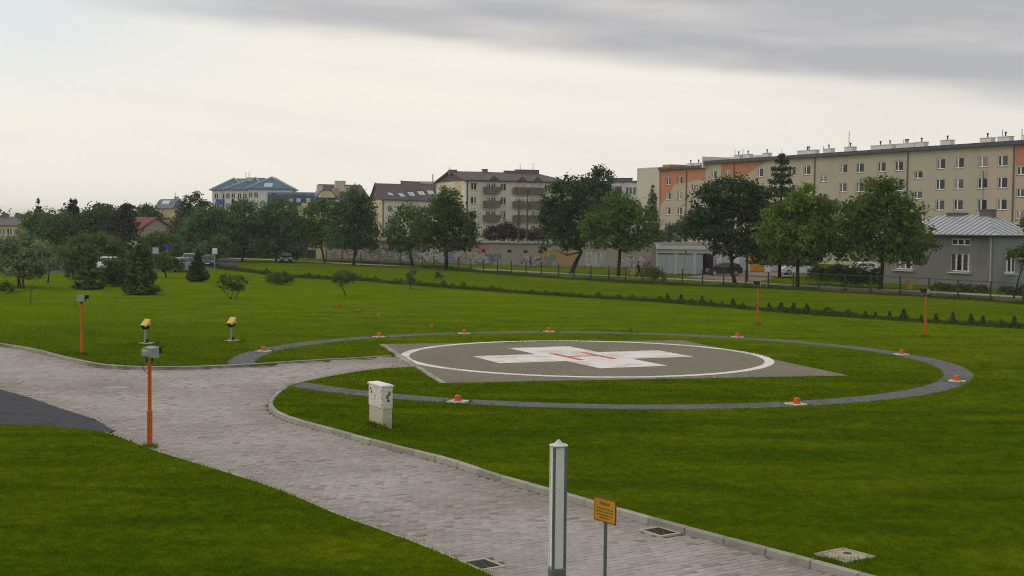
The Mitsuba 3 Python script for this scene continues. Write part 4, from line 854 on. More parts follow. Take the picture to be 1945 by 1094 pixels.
for px, h in ((1612, 3.4), (1396, 2.0), (1411, 1.9), (1564, 1.5), (1716, 1.6), (1903, 1.9), (1940, 1.8)):
    o = FB.pt(FB.s_of(px, 300, -3)[0], ZW + .4, -3); obj('antenna', tube([o, o + V(0, 0, h)], .045, 5), 'm_gutter', rf)
# --- its shorter neighbour and the plain end wall
FA = Frame((*(OB + 1.2 * (-FB.n[:2])), 0), (*FB.u[:2], 0)); sA = lambda px: FA.s_of(px, 420)[0]
a0, a1, ap = sA(1253), sA(1338.5), sA(1211); ZA = 15.75
def paint_A(s, z):
    org = dr.select(z > 13.2 - dr.maximum(0.0, dr.minimum(1.0, (sA(1282) - s) / (sA(1282) - a0))) * 4.2 + dr.select(s > sA(1303.5), .45 * dr.sin((s - sA(1303.5)) * .45), 0.0), 1.0, 0.0)
    return [((.54, .235, .135), org)]
matte('m_block_paint_a', split_paint(FA.O, FA.u, paint_A, lambda s, z: mi.Color3f(.52, .445, .345)))
blk2 = thing('apartment_block', 'short orange and beige block with a plain pale end wall', 'apartment block')
holes, wins = [], []
for px, st in [(1268.5, 0), (1290.5, 0), (1316.5, 1)]:
    s = sA(px)
    for fl in range(5):
        z = 13.75 - 2.75 * fl - (1.35 if st else 0); w, h = (1.65, 1.1) if st else (1.65, 1.45)
        if z > 1.2: holes.append(hole(s, z, w, h)); wins.append((s, z, w, h))
obj('facade', FA.wall([(a0, 0), (a1, 0), (a1, ZA), (a0, ZA)], holes), 'm_block_paint_a', blk2)
for w in wins: window(blk2, FA, *w)
obj('end_wall', FA.map(cat(bx(ap, a0 - .003, -10.8, .25, 0, ZA + .45))), 'm_pale_end', blk2)
obj('coping', FA.map(bx(ap - .08, a0 + .05, -10.9, .33, ZA + .45, ZA + .60)), 'm_white_trim', blk2)
obj('parapet', FA.map(bx(a0 + .06, a0 + 2.6, -10.6, -.4, ZA - .1, ZA + 1.0)), 'm_block_paint_a', blk2)
rf = obj('roof', FA.map(hull([(s, d, z) for s in (a0 + .05, a1 - .15) for d, z in ((.55, ZA - .02), (.55, ZA + .45), (-10.7, ZA + .02), (-10.7, ZA + .45))])), 'm_gutter', blk2)
obj('parapet', FA.map(bx(a0 + 2.6, a1 - .2, -4.4, -4.0, ZA + .3, ZA + 1.1)), 'm_white_trim', blk2)
obj('downpipe', tube([FA.pt(sA(1303), z, .1) for z in (0, 8, ZA)], .10, 8), 'm_pipe', blk2)
for px, w, p_ in ((1312, 1.4, 1), (1327, 2.0, 1)): chimney(rf, FA, FA.s_of(px, 310, -2.5)[0], -2.5, ZA + .3, w, .7, .8, p_)

# --- gabled blocks
def gabled(key, O, u, L, v, D, eave, ridge, wall, roof, wins=(), gwins=(), hip_r=0.0, hip_l=None, over=.5, gable_wall=None, wtype=dict(w=1.25, h=1.45)):
    """Walls on a rectangle from O along u (the seen facade, L long) and v (the seen left gable, D deep); a pitched roof."""
    O = V(*O[:2], 0); u = unit(V(u[0], u[1], 0)); v = unit(V(v[0], v[1], 0))
    F = Frame(O, u); GF = Frame(O, v)
    hs = [hole(s, z, wtype['w'], wtype['h']) for s, z in wins]
    obj('facade', F.wall([(0, 0), (L, 0), (L, eave), (0, eave)], hs), wall, key)
    for s, z in wins: window(key, F, s, z, wtype['w'], wtype['h'], (.5,), fr=.08)
    out = [(0, 0), (D, 0), (D, eave)] + ([(D / 2, ridge - .15)] if hip_l is None else []) + [(0, eave)]
    g = GF.wall(out, [hole(s, z, .9, 1.2) for s, z in gwins])
    obj('gable_wall', trimesh.Trimesh(g.vertices + GF.n * .003, g.faces, process=False), gable_wall or wall, key)
    for s, z in gwins: window(key, GF, s, z, .9, 1.2, (.5,), fr=.07)
    far = Frame(O + u * L, v); bk = Frame(O + v * D, u)
    def solid(fr, s0, s1, th):
        pts = [fr.O + s * fr.u + V(0, 0, z) for s in (s0, s1) for z in (0, eave)]; q = np.array(pts); c = O + u * L / 2 + v * D / 2; n = unit((c - q.mean(0)) * [1, 1, 0])
        return hull(np.vstack([q, q + n * th]))
    obj('wall', cat(solid(far, .3, D, .3), solid(bk, 0, L - .35, .3)), wall, key)
    hl_ = 0.02 if hip_l is None else hip_l
    lo = -.02 if hip_l is None else -over
    base = [O + u * a + v * b + V(0, 0, z) for a in (lo, L + over) for b in (-over, D + over) for z in (eave - .08, eave + .14)]
    rp = [O + u * a + v * (D / 2) + V(0, 0, ridge) for a in (lo + hl_, L + over - hip_r)]
    r_ = obj('roof', hull(base + rp), roof, key)
    if hip_l is None:
        a = O - u * over; q = [a + v * (-over) + V(0, 0, eave - .05), a + v * (D / 2) + V(0, 0, ridge + .05), a + v * (D + over) + V(0, 0, eave - .05)]
        for p0, p1 in zip(q, q[1:]): obj('verge_board', hull([p + o_ for p in (p0, p1) for o_ in (V(0, 0, .08), V(0, 0, -.22), u * (over - .03) + V(0, 0, .08), u * (over - .03) + V(0, 0, -.14))]), roof, key)
    obj('gutter', tube([O + u * (lo) - v * (over + .07) + V(0, 0, eave), O + u * (L + over) - v * (over + .07) + V(0, 0, eave)], .09, 6), 'm_gutter', r_)
    return F, GF, r_
# the block with balconies
Om = at(885, 400, 272)[:2]; e_ = at(1068, 400, 280)[:2]; um = unit(np.r_[e_ - Om, 0]); gm = unit(np.r_[at(828.6, 400, 288)[:2] - Om, 0])
Fm = Frame((*Om, 0), um); sm = lambda px: Fm.s_of(px, 420)[0]; Lm = sm(1082); Dm = float(np.linalg.norm(at(828.6, 400, 288)[:2] - Om))
mb = thing('balcony_block', 'beige five-storey block with brown roof, dark balconies and an ochre-patterned gable', 'apartment block')
def pat_g(p, n, uv):
    s = (p.x - float(Om[0])) * float(gm[0]) + (p.y - float(Om[1])) * float(gm[1]); a = fbm(p.x * .5, p.y * .5, p.z * .2, 4)
    m_ = dr.select(((dr.abs(s - Dm * .27) < 1.9) & (p.z > 9) & (p.z < 14.4)) | ((dr.abs(s - Dm * .78) < 1.7) & (p.z > 11)) | ((dr.abs(s - Dm * .3) < .9) & (p.z < 10) & (p.z > 7)), 1.0, 0.0)
    return mix(mix((.72, .68, .59), (.66, .48, .26), m_ * .7), (.3, .27, .22), smoothstep(.5, .8, a) * .2)
matte('m_gable_pattern', mikit.proc(pat_g))
FLR = [13.05 - 2.82 * i for i in range(5)]
mw = [(sm(899.5), z) for z in FLR] + [(sm(955.5), z) for z in FLR] + [(sm(1039), z) for z in FLR] + [(sm(1063), z) for z in FLR]
Fm, Gm, rm = gabled(mb, Om, um, Lm, gm, Dm, 14.2, 16.35, 'm_beige', 'm_tile_brown', wins=mw, gwins=[(Dm * .53, 12.6)], hip_r=4.2, gable_wall='m_gable_pattern')
for px0, px1 in ((917, 946), (973, 1000), (1001.5, 1032)):
    s0, s1 = sm(px0), sm(px1)
    for i, z in enumerate(FLR):
        zb = z - 1.05
        k = obj('balcony', Fm.map(bevel_box(s0, s1, .0, 1.25, zb - .30, zb - .12, .02)), 'm_sill', mb)
        obj('balcony_panel', Fm.map(cat(bx(s0, s1, 1.19, 1.25, zb - .02, zb + .95), bx(s0, s0 + .05, .02, 1.19, zb - .02, zb + .95), bx(s1 - .05, s1, .02, 1.19, zb - .02, zb + .95))), 'm_balcony', k)
        obj('handrail', Fm.map(bx(s0 - .02, s1 + .02, 1.17, 1.28, zb + .96, zb + 1.03)), 'm_gutter', k)
        for j in range(9): obj('baluster', Fm.map(bx(s0 + .1 + (s1 - s0 - .3) * j / 8, s0 + .16 + (s1 - s0 - .3) * j / 8, 1.253, 1.30, zb - .1, zb + .955)), 'm_wood', k)
        for fx in (.33, .68): window(mb, Fm, s0 + (s1 - s0) * fx, z - .12 - .1, .95, 1.9, (.5,), d=.03, fr=.07, sill=False)
for px in (935, 988.6, 1018):
    s = sm(px); obj('dormer', Fm.map(hull([(s - 1.25, .75, 14.25), (s + 1.25, .75, 14.25), (s, .75, 15.35), (s - 1.25, -2.2, 14.25), (s + 1.25, -2.2, 14.25), (s, -4.0, 15.35)])), 'm_tile_brown', rm)
    obj('dormer_face', Fm.map(hull([(s - .8, .752, 14.30), (s + .8, .752, 14.30), (s, .752, 15.0), (s - .8, .78, 14.30), (s + .8, .78, 14.30), (s, .78, 15.0)])), 'm_wood', rm)
for px, w, h, zr in ((919, 1.0, .8, 16.0), (967, 2.6, .6, 16.0), (999, 5.2, 1.0, 15.9), (858, 1.6, .5, 16.0)): chimney(rm, Fm, Fm.s_of(px, 330, -Dm * .5)[0], -Dm * .47, zr, w, h, .9, 0, 'm_roof_grey')
for px, h in ((986, 1.9), (1010.5, 2.2), (853, 1.0)):
    o = Fm.pt(Fm.s_of(px, 330, -Dm * .5)[0], 16.2, -Dm * .47); obj('antenna', tube([o, o + V(0, 0, h)], .05, 5), 'm_gutter', rm)
obj('downpipe', tube([Fm.pt(.25, z, .12) for z in (0, 14.1)], .11, 8), 'm_gutter', mb)
# brown-roofed block with skylights
def block2(key, pxc, Y, px_r, Yr, px_l, Yl, eave, ridge, wall, roof, win_px, floors, **k):
    O = at(pxc, 420, Y)[:2]; e = at(px_r, 420, Yr)[:2]; l = at(px_l, 420, Yl)[:2]
    Fq = Frame((*O, 0), (*(e - O), 0)); w = [(Fq.s_of(p, 420)[0], z) for p in win_px for z in floors]
    return gabled(key, O, e - O, float(np.linalg.norm(e - O)), l - O, float(np.linalg.norm(l - O)), eave, ridge, wall, roof, wins=w, **k)
def skylight(parent, F, D, eave, ridge, px, py, w=1.3, h=1.8, ov=.5):
    sl = (ridge - eave) / (D / 2)
    best = min(((abs(F.s_of(px, py, -d)[1] - (eave + .14 + (d + ov) * (ridge - eave - .14) / (D / 2 + ov))), d) for d in np.linspace(.2, D / 2 - .5, 60)))[1]
    s = F.s_of(px, py, -best)[0]; z = eave + .14 + (best + ov) * (ridge - eave - .14) / (D / 2 + ov); k = math.atan2(ridge - eave - .14, D / 2 + ov); c, sn = math.cos(k), math.sin(k)
    pts = lambda w_, h_, a, b: [(s + x, -(best + y * c) + t_ * sn, z + y * sn + t_ * c) for x in (-w_, w_) for y in (-h_, h_) for t_ in (a, b)]
    q = obj('skylight', F.map(hull(pts(w / 2, h / 2, -.05, .10))), 'm_window_frame', parent); obj('skylight_glass', F.map(hull(pts(w / 2 - .12, h / 2 - .12, .101, .115))), 'm_skyglass', parent)
mat('m_skyglass', (.45, .47, .5), .06, .8)
matte('m_ochre_gable', f_stucco((.66, .54, .38)))
nb = thing('brown_roof_block', 'beige block with a steep brown tiled roof and skylights, left of the balcony block', 'apartment block')
F2, G2, r2 = block2(nb, 725, 322, 772, 327, 704, 335, 11.0, 15.1, 'm_beige', 'm_tile_brown', (741, 759), (8.9, 6.1, 3.3), hip_r=.0, gable_wall='m_ochre_gable')
D2 = float(np.linalg.norm(at(704, 420, 335)[:2] - at(725, 420, 322)[:2]))
for px, py in ((740, 368), (762, 370)): skylight(r2, F2, D2, 11.0, 15.1, px, py)
obj('downpipe', tube([F2.pt(.3, z, .15) for z in (0, 11)], .14, 8), 'm_gutter', nb)
nc = thing('brown_roof_block', 'set-back wing with a long brown roof and small skylights beside the ochre gable', 'apartment block')
F3, G3, r3 = block2(nc, 766, 331, 850, 336, 762, 346, 11.0, 16.0, 'm_beige', 'm_tile_brown', (776, 797, 815), (8.9, 6.1), hip_r=.0)
D3 = float(np.linalg.norm(at(762, 420, 346)[:2] - at(766, 420, 331)[:2]))
for px, py in ((781, 369), (800, 367), (818, 366)): skylight(r3, F3, D3, 11.0, 16.0, px, py, 1.5, 1.7)
o = F3.pt(F3.s_of(822, 350, -D3 / 2)[0], 15.5, -D3 / 2); obj('antenna', tube([o, o + V(0, 0, 2.4)], .13, 5), 'm_gutter', r3)
for px in (803, 811, 818): chimney(r3, F3, F3.s_of(px, 345, -D3 * .45)[0], -D3 * .45, 15.2, 1.2, .7, 1.0, 0, 'm_pale_end')
nd = thing('brown_roof_block', 'distant block with a dark brown hipped roof and pale chimneys above the mansard houses', 'apartment block')
F4, G4, r4 = block2(nd, 606, 362, 706, 368, 596, 378, 10.6, 15.9, 'm_pale_end', 'm_tile_brown', (640, 660, 680), (8.4, 5.6), hip_r=2.5, hip_l=1.0)
for px, w, z, h, bs in ((646, 2.8, 14.4, 2.3, 'm_pale_end'), (658, 1.3, 13.4, 1.9, 'm_white_trim'), (607, 1.4, 13.9, 1.6, 'm_pale_end'), (640, 1.2, 11.9, 1.8, 'm_orange_wall')):
    chimney(r4, F4, F4.s_of(px, 355, -5)[0], -5.0, z, w, h, 1.2, 0, bs)
scene['m_orange_wall'] = {'type': 'twosided', 'bsdf': {'type': 'diffuse', 'reflectance': {'type': 'rgb', 'value': [.55, .36, .22]}}}
# white flat-roofed block right of the balcony block
wb = thing('white_block', 'pale flat-roofed block with one red window right of the balcony block', 'apartment block')
Ow = at(1085, 420, 298)[:2]; Fw = Frame((*Ow, 0), (*(at(1216, 420, 292)[:2] - Ow), 0)); sw = lambda px: Fw.s_of(px, 420)[0]; Lw = sw(1220)
hs, ws = [], []
for px in (1105, 1128, 1150, 1174, 1193.5, 1207):
    for i in range(4):
        z = 13.0 - 2.9 * i; red = px == 1174 and i == 0; ws.append((sw(px), z, red)); hs.append(hole(sw(px), z, 1.5, 1.6))
obj('facade', Fw.wall([(0, 0), (Lw, 0), (Lw, 14.75), (0, 14.75)], hs), 'm_white_wall', wb)
for s, z, red in ws:
    k = window(wb, Fw, s, z, 1.5, 1.6, (.5,), fr=.10)
    if red:
        obj('awning', Fw.map(bx(s - .75, s + .75, -.02, .08, z - .55, z + .95)), 'm_roof_red', k)
obj('wall', Fw.map(cat(bx(0, .3, -10, -.3, 0, 14.75), bx(Lw - .3, Lw, -10, -.3, 0, 14.75), bx(.3, Lw - .3, -10, -9.7, 0, 14.75))), 'm_white_wall', wb)
rw = obj('roof', Fw.map(bevel_box(-.3, Lw + .3, -10.3, .4, 14.77, 15.15, .03)), 'm_roof_felt', wb)
for px, w in ((1176, 4.0), (1195, 1.3), (1120, 3.0)): chimney(rw, Fw, Fw.s_of(px, 345, -3)[0], -3.0, 15.2, w, .55, .8, 0, 'm_roof_grey')

# --- blue-roofed white block: three hipped wings stepping back
bb = thing('blue_roof_block', 'white block with three stepped hipped teal-blue roofs', 'apartment block')
def hipped_wing(px0, px1, Y, eave, apex, D, n):
    O = at(px0, 420, Y)[:2]; F = Frame((*O, 0), (*(at(px1, 420, Y + 1)[:2] - O), 0)); L = F.s_of(px1, 420)[0]
    wx = [L * f for f in n]; hs = [hole(s, z, 1.1, 1.5) for s in wx for z in (eave - 1.6, eave - 4.4, eave - 7.2)]
    obj('facade', F.wall([(0, 0), (L, 0), (L, eave), (0, eave)], hs), 'm_white_wall', bb)
    for s in wx:
        for z in (eave - 1.6, eave - 4.4, eave - 7.2): window(bb, F, s, z, 1.1, 1.5, (.5,), fr=.09)
    obj('wall', F.map(cat(bx(0, .3, -D, -.3, 0, eave), bx(L - .3, L, -D, -.3, 0, eave), bx(.3, L - .3, -D, -D + .3, 0, eave))), 'm_white_wall', bb)
    r = obj('roof', F.map(hull([(s, d, z) for s in (-.6, L + .6) for d in (.6, -D - .6) for z in (eave, eave + .2)] + [(apex[0] * L, -D / 2, apex[1]), (apex[2] * L, -D / 2, apex[1])])), 'm_roof_teal', bb)
    A_ = F.pt(apex[0] * L, apex[1], -D / 2)
    for q in (F.pt(-.6, eave + .2, .6), F.pt(L + .6, eave + .2, .6)): obj('hip_cap', tube([q, (q + A_) / 2, A_], .30, 5), 'm_hip_cap', r)
    return F, L, r
mat('m_hip_cap', (.34, .40, .44), .5)
Fh1, L1, rh1 = hipped_wing(403, 470, 392, 14.3, (.55, 18.1, .95), 13, (.12, .35))
Fh2, L2, rh2 = hipped_wing(427, 500, 384, 14.3, (.75, 18.1, 1.0), 13, (.08, .22, .38, .52))
Fh3, L3_, rh3 = hipped_wing(471, 556, 374, 14.4, (.48, 17.95, .56), 13, (.06, .18))
def roof_light(F, r, px, py, D, eave, apex, w, h):
    k = math.atan2(apex - eave - .2, D / 2 + .6); c, sn = math.cos(k), math.sin(k)
    best = min(((abs(F.s_of(px, py, -d)[1] - (eave + .2 + (d + .6) * math.tan(k))), d) for d in np.linspace(.2, D / 2 - .3, 60)))[1]; s = F.s_of(px, py, -best)[0]; z = eave + .2 + (best + .6) * math.tan(k)
    obj('skylight', F.map(hull([(s + x, -(best + y * c) + t_ * sn, z + y * sn + t_ * c) for x in (-w / 2, w / 2) for y in (-h / 2, h / 2) for t_ in (-.05, .14)])), 'm_skyglass', r)
for px in (506, 514): roof_light(Fh3, rh3, px, 352, 13, 14.4, 17.95, 1.1, 2.6)
for px, z in ((464, 17.2), (474, 17.9)): chimney(rh2, Fh2, Fh2.s_of(px, 345, -5)[0], -5.0, z - .6, 1.9, .7, 1.1, 0, 'm_pale_end')
for px in (467, 473): o = Fh2.pt(Fh2.s_of(px, 345, -5)[0], 17.5, -5); obj('antenna', tube([o, o + V(0, 0, 2.2)], .07, 5), 'm_gutter', rh2)
mat('m_blue_cloth', (.04, .08, .35), .8)
for F, px, z in ((Fh1, 421, 10.9), (Fh2, 466, 10.8)):
    s = F.s_of(px, 390)[0]; obj('awning', F.map(hull([(s - 1.6, .02, z + .9), (s + 1.6, .02, z + .9), (s - 1.6, 1.3, z - .5), (s + 1.6, 1.3, z - .5), (s - 1.6, .02, z + .75), (s + 1.6, .02, z + .75)])), 'm_blue_cloth', bb)

# --- yellow houses with navy mansard roofs
def mansard(label, px0, px1, Y, eave, top, D, bays, wl='m_yellow_wall', arc=None, dorm=()):
    k = thing('mansard_house', label, 'house'); O = at(px0, 420, Y)[:2]; F = Frame((*O, 0), (*(at(px1, 420, Y + 2)[:2] - O), 0)); L = F.s_of(px1, 420)[0]
    hs = [hole(L * b, eave - 1.7, 1.0, 1.9) for b in bays]
    obj('facade', F.wall([(0, 0), (L, 0), (L, eave), (0, eave)], hs), wl, k)
    for b in bays: window(k, F, L * b, eave - 1.7, 1.0, 1.9, (.5,), fr=.08)
    obj('wall', F.map(cat(bx(0, .3, -D, -.3, 0, eave), bx(L - .3, L, -D, -.3, 0, eave), bx(.3, L - .3, -D, -D + .3, 0, eave))), wl, k)
    prof = [(.5, eave), (.3, eave + .45 * (top - eave)), (-.3, eave + .75 * (top - eave)), (-1.4, eave + .93 * (top - eave)), (-3.2, top)]
    r = obj('roof', F.map(hull([(s, d, z) for s in (-.4, L + .4) for d, z in prof] + [(s, -D - d, z) for s in (-.4, L + .4) for d, z in prof])), 'm_roof_navy', k)
    n = max(2, int(L / 4.5))
    for i in range(1, n):
        s = L * i / n; obj('roof_rib', F.map(hull([(s + x, d + .16, z + .12) for x in (-.18, .18) for d, z in prof] + [(s + x, d - .2, z - .15) for x in (-.18, .18) for d, z in prof])), 'm_gutter', r)
    for f in dorm: obj('skylight', F.map(hull([(L * f + x, d, z) for x in (-.55, .55) for d, z in ((.62, eave + .2 * (top - eave)), (.36, eave + .52 * (top - eave)), (.3, eave + .2 * (top - eave)), (.0, eave + .52 * (top - eave)))])), 'm_skyglass', r)
    return k, F, L, r
k, F, L, r = mansard('yellow house with a long navy mansard roof and small skylights', 511, 604, 336, 9.7, 13.0, 11, (.1, .3, .5, .72), dorm=(.46, .60, .80))
obj('bay', F.map(bevel_box(L * .66, L * .79, .0, 1.4, 3.5, 10.2, .05)), 'm_yellow_wall', k)
obj('bay_window', F.map(bx(L * .70, L * .735, 1.402, 1.44, 6.4, 9.0)), 'm_pane', k)
k, F, L, r = mansard('yellow house with an arched gable and navy roof, right of the long mansard', 604, 662, 330, 9.9, 12.0, 11, (.2, .5, .8), dorm=(.62,))
an = np.linspace(.12, math.pi - .12, 12)
for nm, ra, bs, d0, d1 in (('arch_roof', 1.12, 'm_roof_navy', .4, -6), ('arch_gable', 1.0, 'm_yellow_wall', .55, .1)):
    obj(nm, F.map(hull([(L * .26 + 2.1 * ra * math.cos(a), d, 11.3 + 1.9 * ra * math.sin(a)) for a in an for d in (d0, d1)])), bs, r)
chimney(r, F, L * .62, -2.5, 11.6, 1.5, 2.2, 1.2, 0, 'm_orange_wall')
k = thing('yellow_house', 'small pale yellow house with a curved blue roof standing apart on the left', 'house')
O = at(328, 420, 300)[:2]; e = at(345, 420, 309)[:2]; l = at(296, 420, 304)[:2]
Fy, Gy = Frame((*O, 0), (*(e - O), 0)), Frame((*O, 0), (*(l - O), 0)); Ly, Dy = float(np.linalg.norm(e - O)), float(np.linalg.norm(l - O))
hs = [hole(Dy * .38, 4.4, .8, 1.8), hole(Dy * .08 + .5, 4.3, .8, 1.9)]
obj('facade', Gy.wall([(0, 0), (Dy, 0), (Dy, 8.3), (0, 8.3)], hs), 'm_yellow_wall', k)
for s in (Dy * .38, Dy * .08 + .5): window(k, Gy, s, 4.4, .8, 1.8, (.5,), fr=.06)
obj('side_wall', Fy.wall([(0, 0), (Ly, 0), (Ly, 9.6), (Ly * .6, 10.1), (Ly * .3, 9.6), (0, 8.2)], []), 'm_yellow_wall', k)
obj('band', Gy.map(bx(-.05, Dy + .05, .0, .07, 5.9, 6.1)), 'm_gutter', k)
prof = [(-.5, 8.25), (1.2, 9.1), (3.0, 9.85), (5.2, 10.35), (7, 10.45), (Ly + .5, 9.7), (Ly + .5, 8.3)]
r = obj('roof', hull([Fy.pt(a, z, 0) + (Gy.u * b) for a, z in prof for b in (-.35, Dy + .35)]), 'm_roof_navy', k)
for f in (.40, .62): obj('skylight', hull([Fy.pt(a, z + dz, 0) + Gy.u * (Dy * f + b) for a, z in ((1.3, 9.2), (2.9, 9.87)) for b in (-.7, .7) for dz in (-.05, .16)]), 'm_skyglass', r)
o = Fy.pt(5, 10.2, 0) + Gy.u * Dy * .15; obj('antenna', tube([o, o + V(0, 0, 1.6)], .06, 5), 'm_gutter', r)
chimney(r, Fy, Ly - .6, -1.0, 9.8, 1.0, 1.1, .9, 0, 'm_pale_end')

# --- small houses on the left
rh = thing('red_roof_house', 'small house with a red roof and plain grey-beige gable behind the parked cars', 'house')
O = at(330, 450, 232)[:2]; g_ = at(274, 450, 228)[:2]; v_ = g_ - O; D_ = float(np.linalg.norm(v_)); n_ = V(-v_[1], v_[0]); n_ = n_ if n_[1] > 0 else -n_
GR = Frame((*O, 0), (*v_, 0)); nn3 = -GR.n
mat('m_gable_plain', f_stucco((.40, .36, .29), .15), .8)
obj('gable_wall', GR.wall([(0, 0), (D_, 0), (D_, 4.2), (D_ * .6, 5.9), (0, 3.9)], [hole(D_ * .62, 4.0, .7, .9)]), 'm_gable_plain', rh); window(rh, GR, D_ * .62, 4.0, .7, .9, (.5,), fr=.07)
back = 9.0; skew = -GR.u * 0
for nm, a, za, b, zb in (('roof', D_ * .6, 6.05, D_ + .9, 4.15), ('roof', D_ * .6, 6.05, -.6, 3.75)):
    obj(nm, hull([GR.pt(s, z + t_, d) for s, z in ((a, za), (b, zb)) for t_ in (-.12, .08) for d in (.45, -back)] + [GR.pt(D_ * .6 + .6, 6.0, -back)]), 'm_roof_red', rh)
obj('wall', GR.map(cat(bx(0, .3, -back + .4, -.3, 0, 3.6), bx(D_ - .3, D_, -back + .4, -.3, 0, 3.9), bx(.3, D_ - .3, -back + .4, -back + .7, 0, 3.6))), 'm_gable_plain', rh)
k = thing('red_roof_house', 'low house with a red roof and chimney partly hidden right of the yellow house', 'house')
O = at(322, 440, 262)[:2]; F = Frame((*O, 0), (1, .12)); L = F.s_of(348, 440)[0]
obj('facade', F.wall([(0, 0), (L, 0), (L, 4.6), (0, 4.6)], []), 'm_white_wall', k); obj('wall', F.map(bx(0, L, -6, -.31, 0, 4.6)), 'm_white_wall', k)
r = obj('roof', F.map(hull([(s, d, 4.65) for s in (-.5, L + .5) for d in (.5, -6.5)] + [(L + .5, -3, 6.6), (L * .75, -3, 6.6)])), 'm_roof_red', k); chimney(r, F, L * .75, -2.4, 5.9, .8, 1.3, .7, 0, 'm_roof_red')
k = thing('grey_roof_house', 'house with a low grey roof and two chimneys at the far left edge', 'house')
O = at(-40, 440, 305)[:2]; F = Frame((*O, 0), (1, .05)); L = F.s_of(40, 440)[0]
hs = [hole(L * f, 2.7, 1.2, 1.4) for f in (.55, .72, .9)]
obj('facade', F.wall([(0, 0), (L, 0), (L, 4.0), (0, 4.0)], hs), 'm_yellow_wall', k)
for f in (.55, .72, .9): window(k, F, L * f, 2.7, 1.2, 1.4, (.5,))
obj('wall', F.map(bx(0, L, -9, -.31, 0, 4.0)), 'm_yellow_wall', k)
r = obj('roof', F.map(hull([(s, d, z) for s in (-.5, L + .8) for d in (.6, -9.5) for z in (4.02, 4.2)] + [(4, -4.5, 6.1), (L - 2.5, -4.5, 6.1)])), 'm_roof_grey', k)
for px in (8, 34): chimney(r, F, F.s_of(px, 420, -4)[0], -4.0, 5.9, .9, .9, .8, 0, 'm_roof_grey')
k = thing('red_shed', 'small red-painted shed beside the yellow-walled house at far left', 'shed')
O = at(42, 440, 292)[:2]; F = Frame((*O, 0), (1, .1)); L = F.s_of(60, 440)[0]
mat('m_red_wall', f_stucco((.38, .06, .06), .2), .7)
obj('facade', F.map(bx(0, L, -4, 0, 0, 5.3)), 'm_red_wall', k); obj('roof', F.map(hull([(s, d, z) for s in (-.3, L + .3) for d, z in ((.3, 5.32), (-4.3, 5.32), (.3, 5.5), (-4.3, 6.0))])), 'm_roof_grey', k); obj('door', F.map(bx(L * .5, L * .8, .0, .06, .05, 2.2)), 'm_wood', k)
# far wood closing the view
rngw = np.random.default_rng(9); qs, ns, ts = [], [], []
for i in range(46):
    px = -60 + i * 47 + rngw.uniform(-14, 14); c = at(px, 440, 560 + rngw.uniform(-40, 60)); c[2] = 3.0
    q, nn, tt = leaf_cloud([(c, V(7 + 3 * rngw.random(), 6, 4.5 + 3.0 * rngw.random()))], 2.6, 1.5, rngw); qs.append(q); ns.append(nn); ts.append(tt)
v, f = cards(np.vstack(qs), np.vstack(ns), 1.5, rngw)
k = structure('distant_wood', (v, f), 'm_leaf', 'far-off wood on the horizon behind the houses', kind='stuff', color=tint((.045, .07, .04), np.concatenate(ts), rngw, 4))

# --- garages with graffiti
def graffiti(O, u, pink_from, seed, ochre=None, cov=.10, hi=1.95, pink_to=0):
    def f(p, n, uv):
        s = (p.x - float(O[0])) * float(u[0]) + (p.y - float(O[1])) * float(u[1]); z = p.z
        w1 = fbm(s * .9 + seed, z * .9, 3, 3) - .5; w2 = fbm(s * .9, z * .9 + seed, 7, 3) - .5
        a, b, t = voronoi(s * .75 + w1 * 2.2 + seed, z * 1.1 + w2 * 2.2); a2, b2, t2 = voronoi(s * 2.1 + w2 * 2 + seed * 3, z * 2.4 + w1 * 2)
        bg = mix((.42, .385, .335), (.33, .30, .265), fbm(s * .4, z * .6, 1, 4))
        if pink_from is not None: bg = mix(bg, mix((.50, .22, .235), (.40, .19, .20), fbm(s, z, 2, 3)), smoothstep(pink_from - .05, pink_from, s) * smoothstep(pink_to + 1, pink_to, s) * .8)
        if ochre: bg = mix(bg, (.46, .28, .12), smoothstep(ochre[0], ochre[0] + .5, s) * smoothstep(ochre[1] + .5, ochre[1], s) * smoothstep(2.3, 2.1, z) * .85)
        pal = mix((.42, .41, .40), (.58, .57, .55), t2)
        pal = dr.select(t < .16, mix((.07, .20, .10), (.10, .30, .22), t2), pal); pal = dr.select((t > .16) & (t < .30), mix((.14, .15, .36), (.24, .26, .48), t2), pal)
        pal = dr.select((t > .30) & (t < .42), mix((.52, .26, .20), (.48, .18, .22), t2), pal); pal = dr.select((t > .42) & (t < .52), mix((.50, .34, .13), (.42, .22, .10), t2), pal)
        pal = mix(pal, (.40, .38, .37), .42)
        line = dr.maximum(smoothstep(.10, .04, b - a), smoothstep(.16, .06, b2 - a2) * .55)
        pal = mix(pal, (.05, .05, .07), line * .8)
        top = hi + .5 * (noise(s * .35 + seed, 3) - .3) + .3 * w1
        m_ = smoothstep(top + .06, top - .06, z) * smoothstep(cov, cov + .06, noise(s * .22 + seed, 9))
        return mix(mix(bg, pal, m_), (.12, .11, .09), smoothstep(.35, .0, z + (w1 * .6)) * .7)
    return mikit.proc(f)
PA, PB_, PC_ = P(1246, 512)[:2], V(-3.2, 181.9), P(618, 492)[:2]
FG1 = Frame((*PB_, 0), (*(PA - PB_), 0)); LG1 = float(np.linalg.norm(PA - PB_)); FG2 = Frame((*PB_, 0), (*(PC_ - PB_), 0)); LG2 = float(np.linalg.norm(PC_ - PB_))
matte('m_graffiti', graffiti(PB_, FG1.u, None, 4.3, (6.5, 12.5), .40, 1.6)); matte('m_graffiti_pink', graffiti(PB_, FG2.u, .0, 11.7, None, -.2, 1.85, LG2 * .72))
ga = thing('graffiti_garages', 'row of grey-brown garage backs with small windows and colourful graffiti', 'garages')
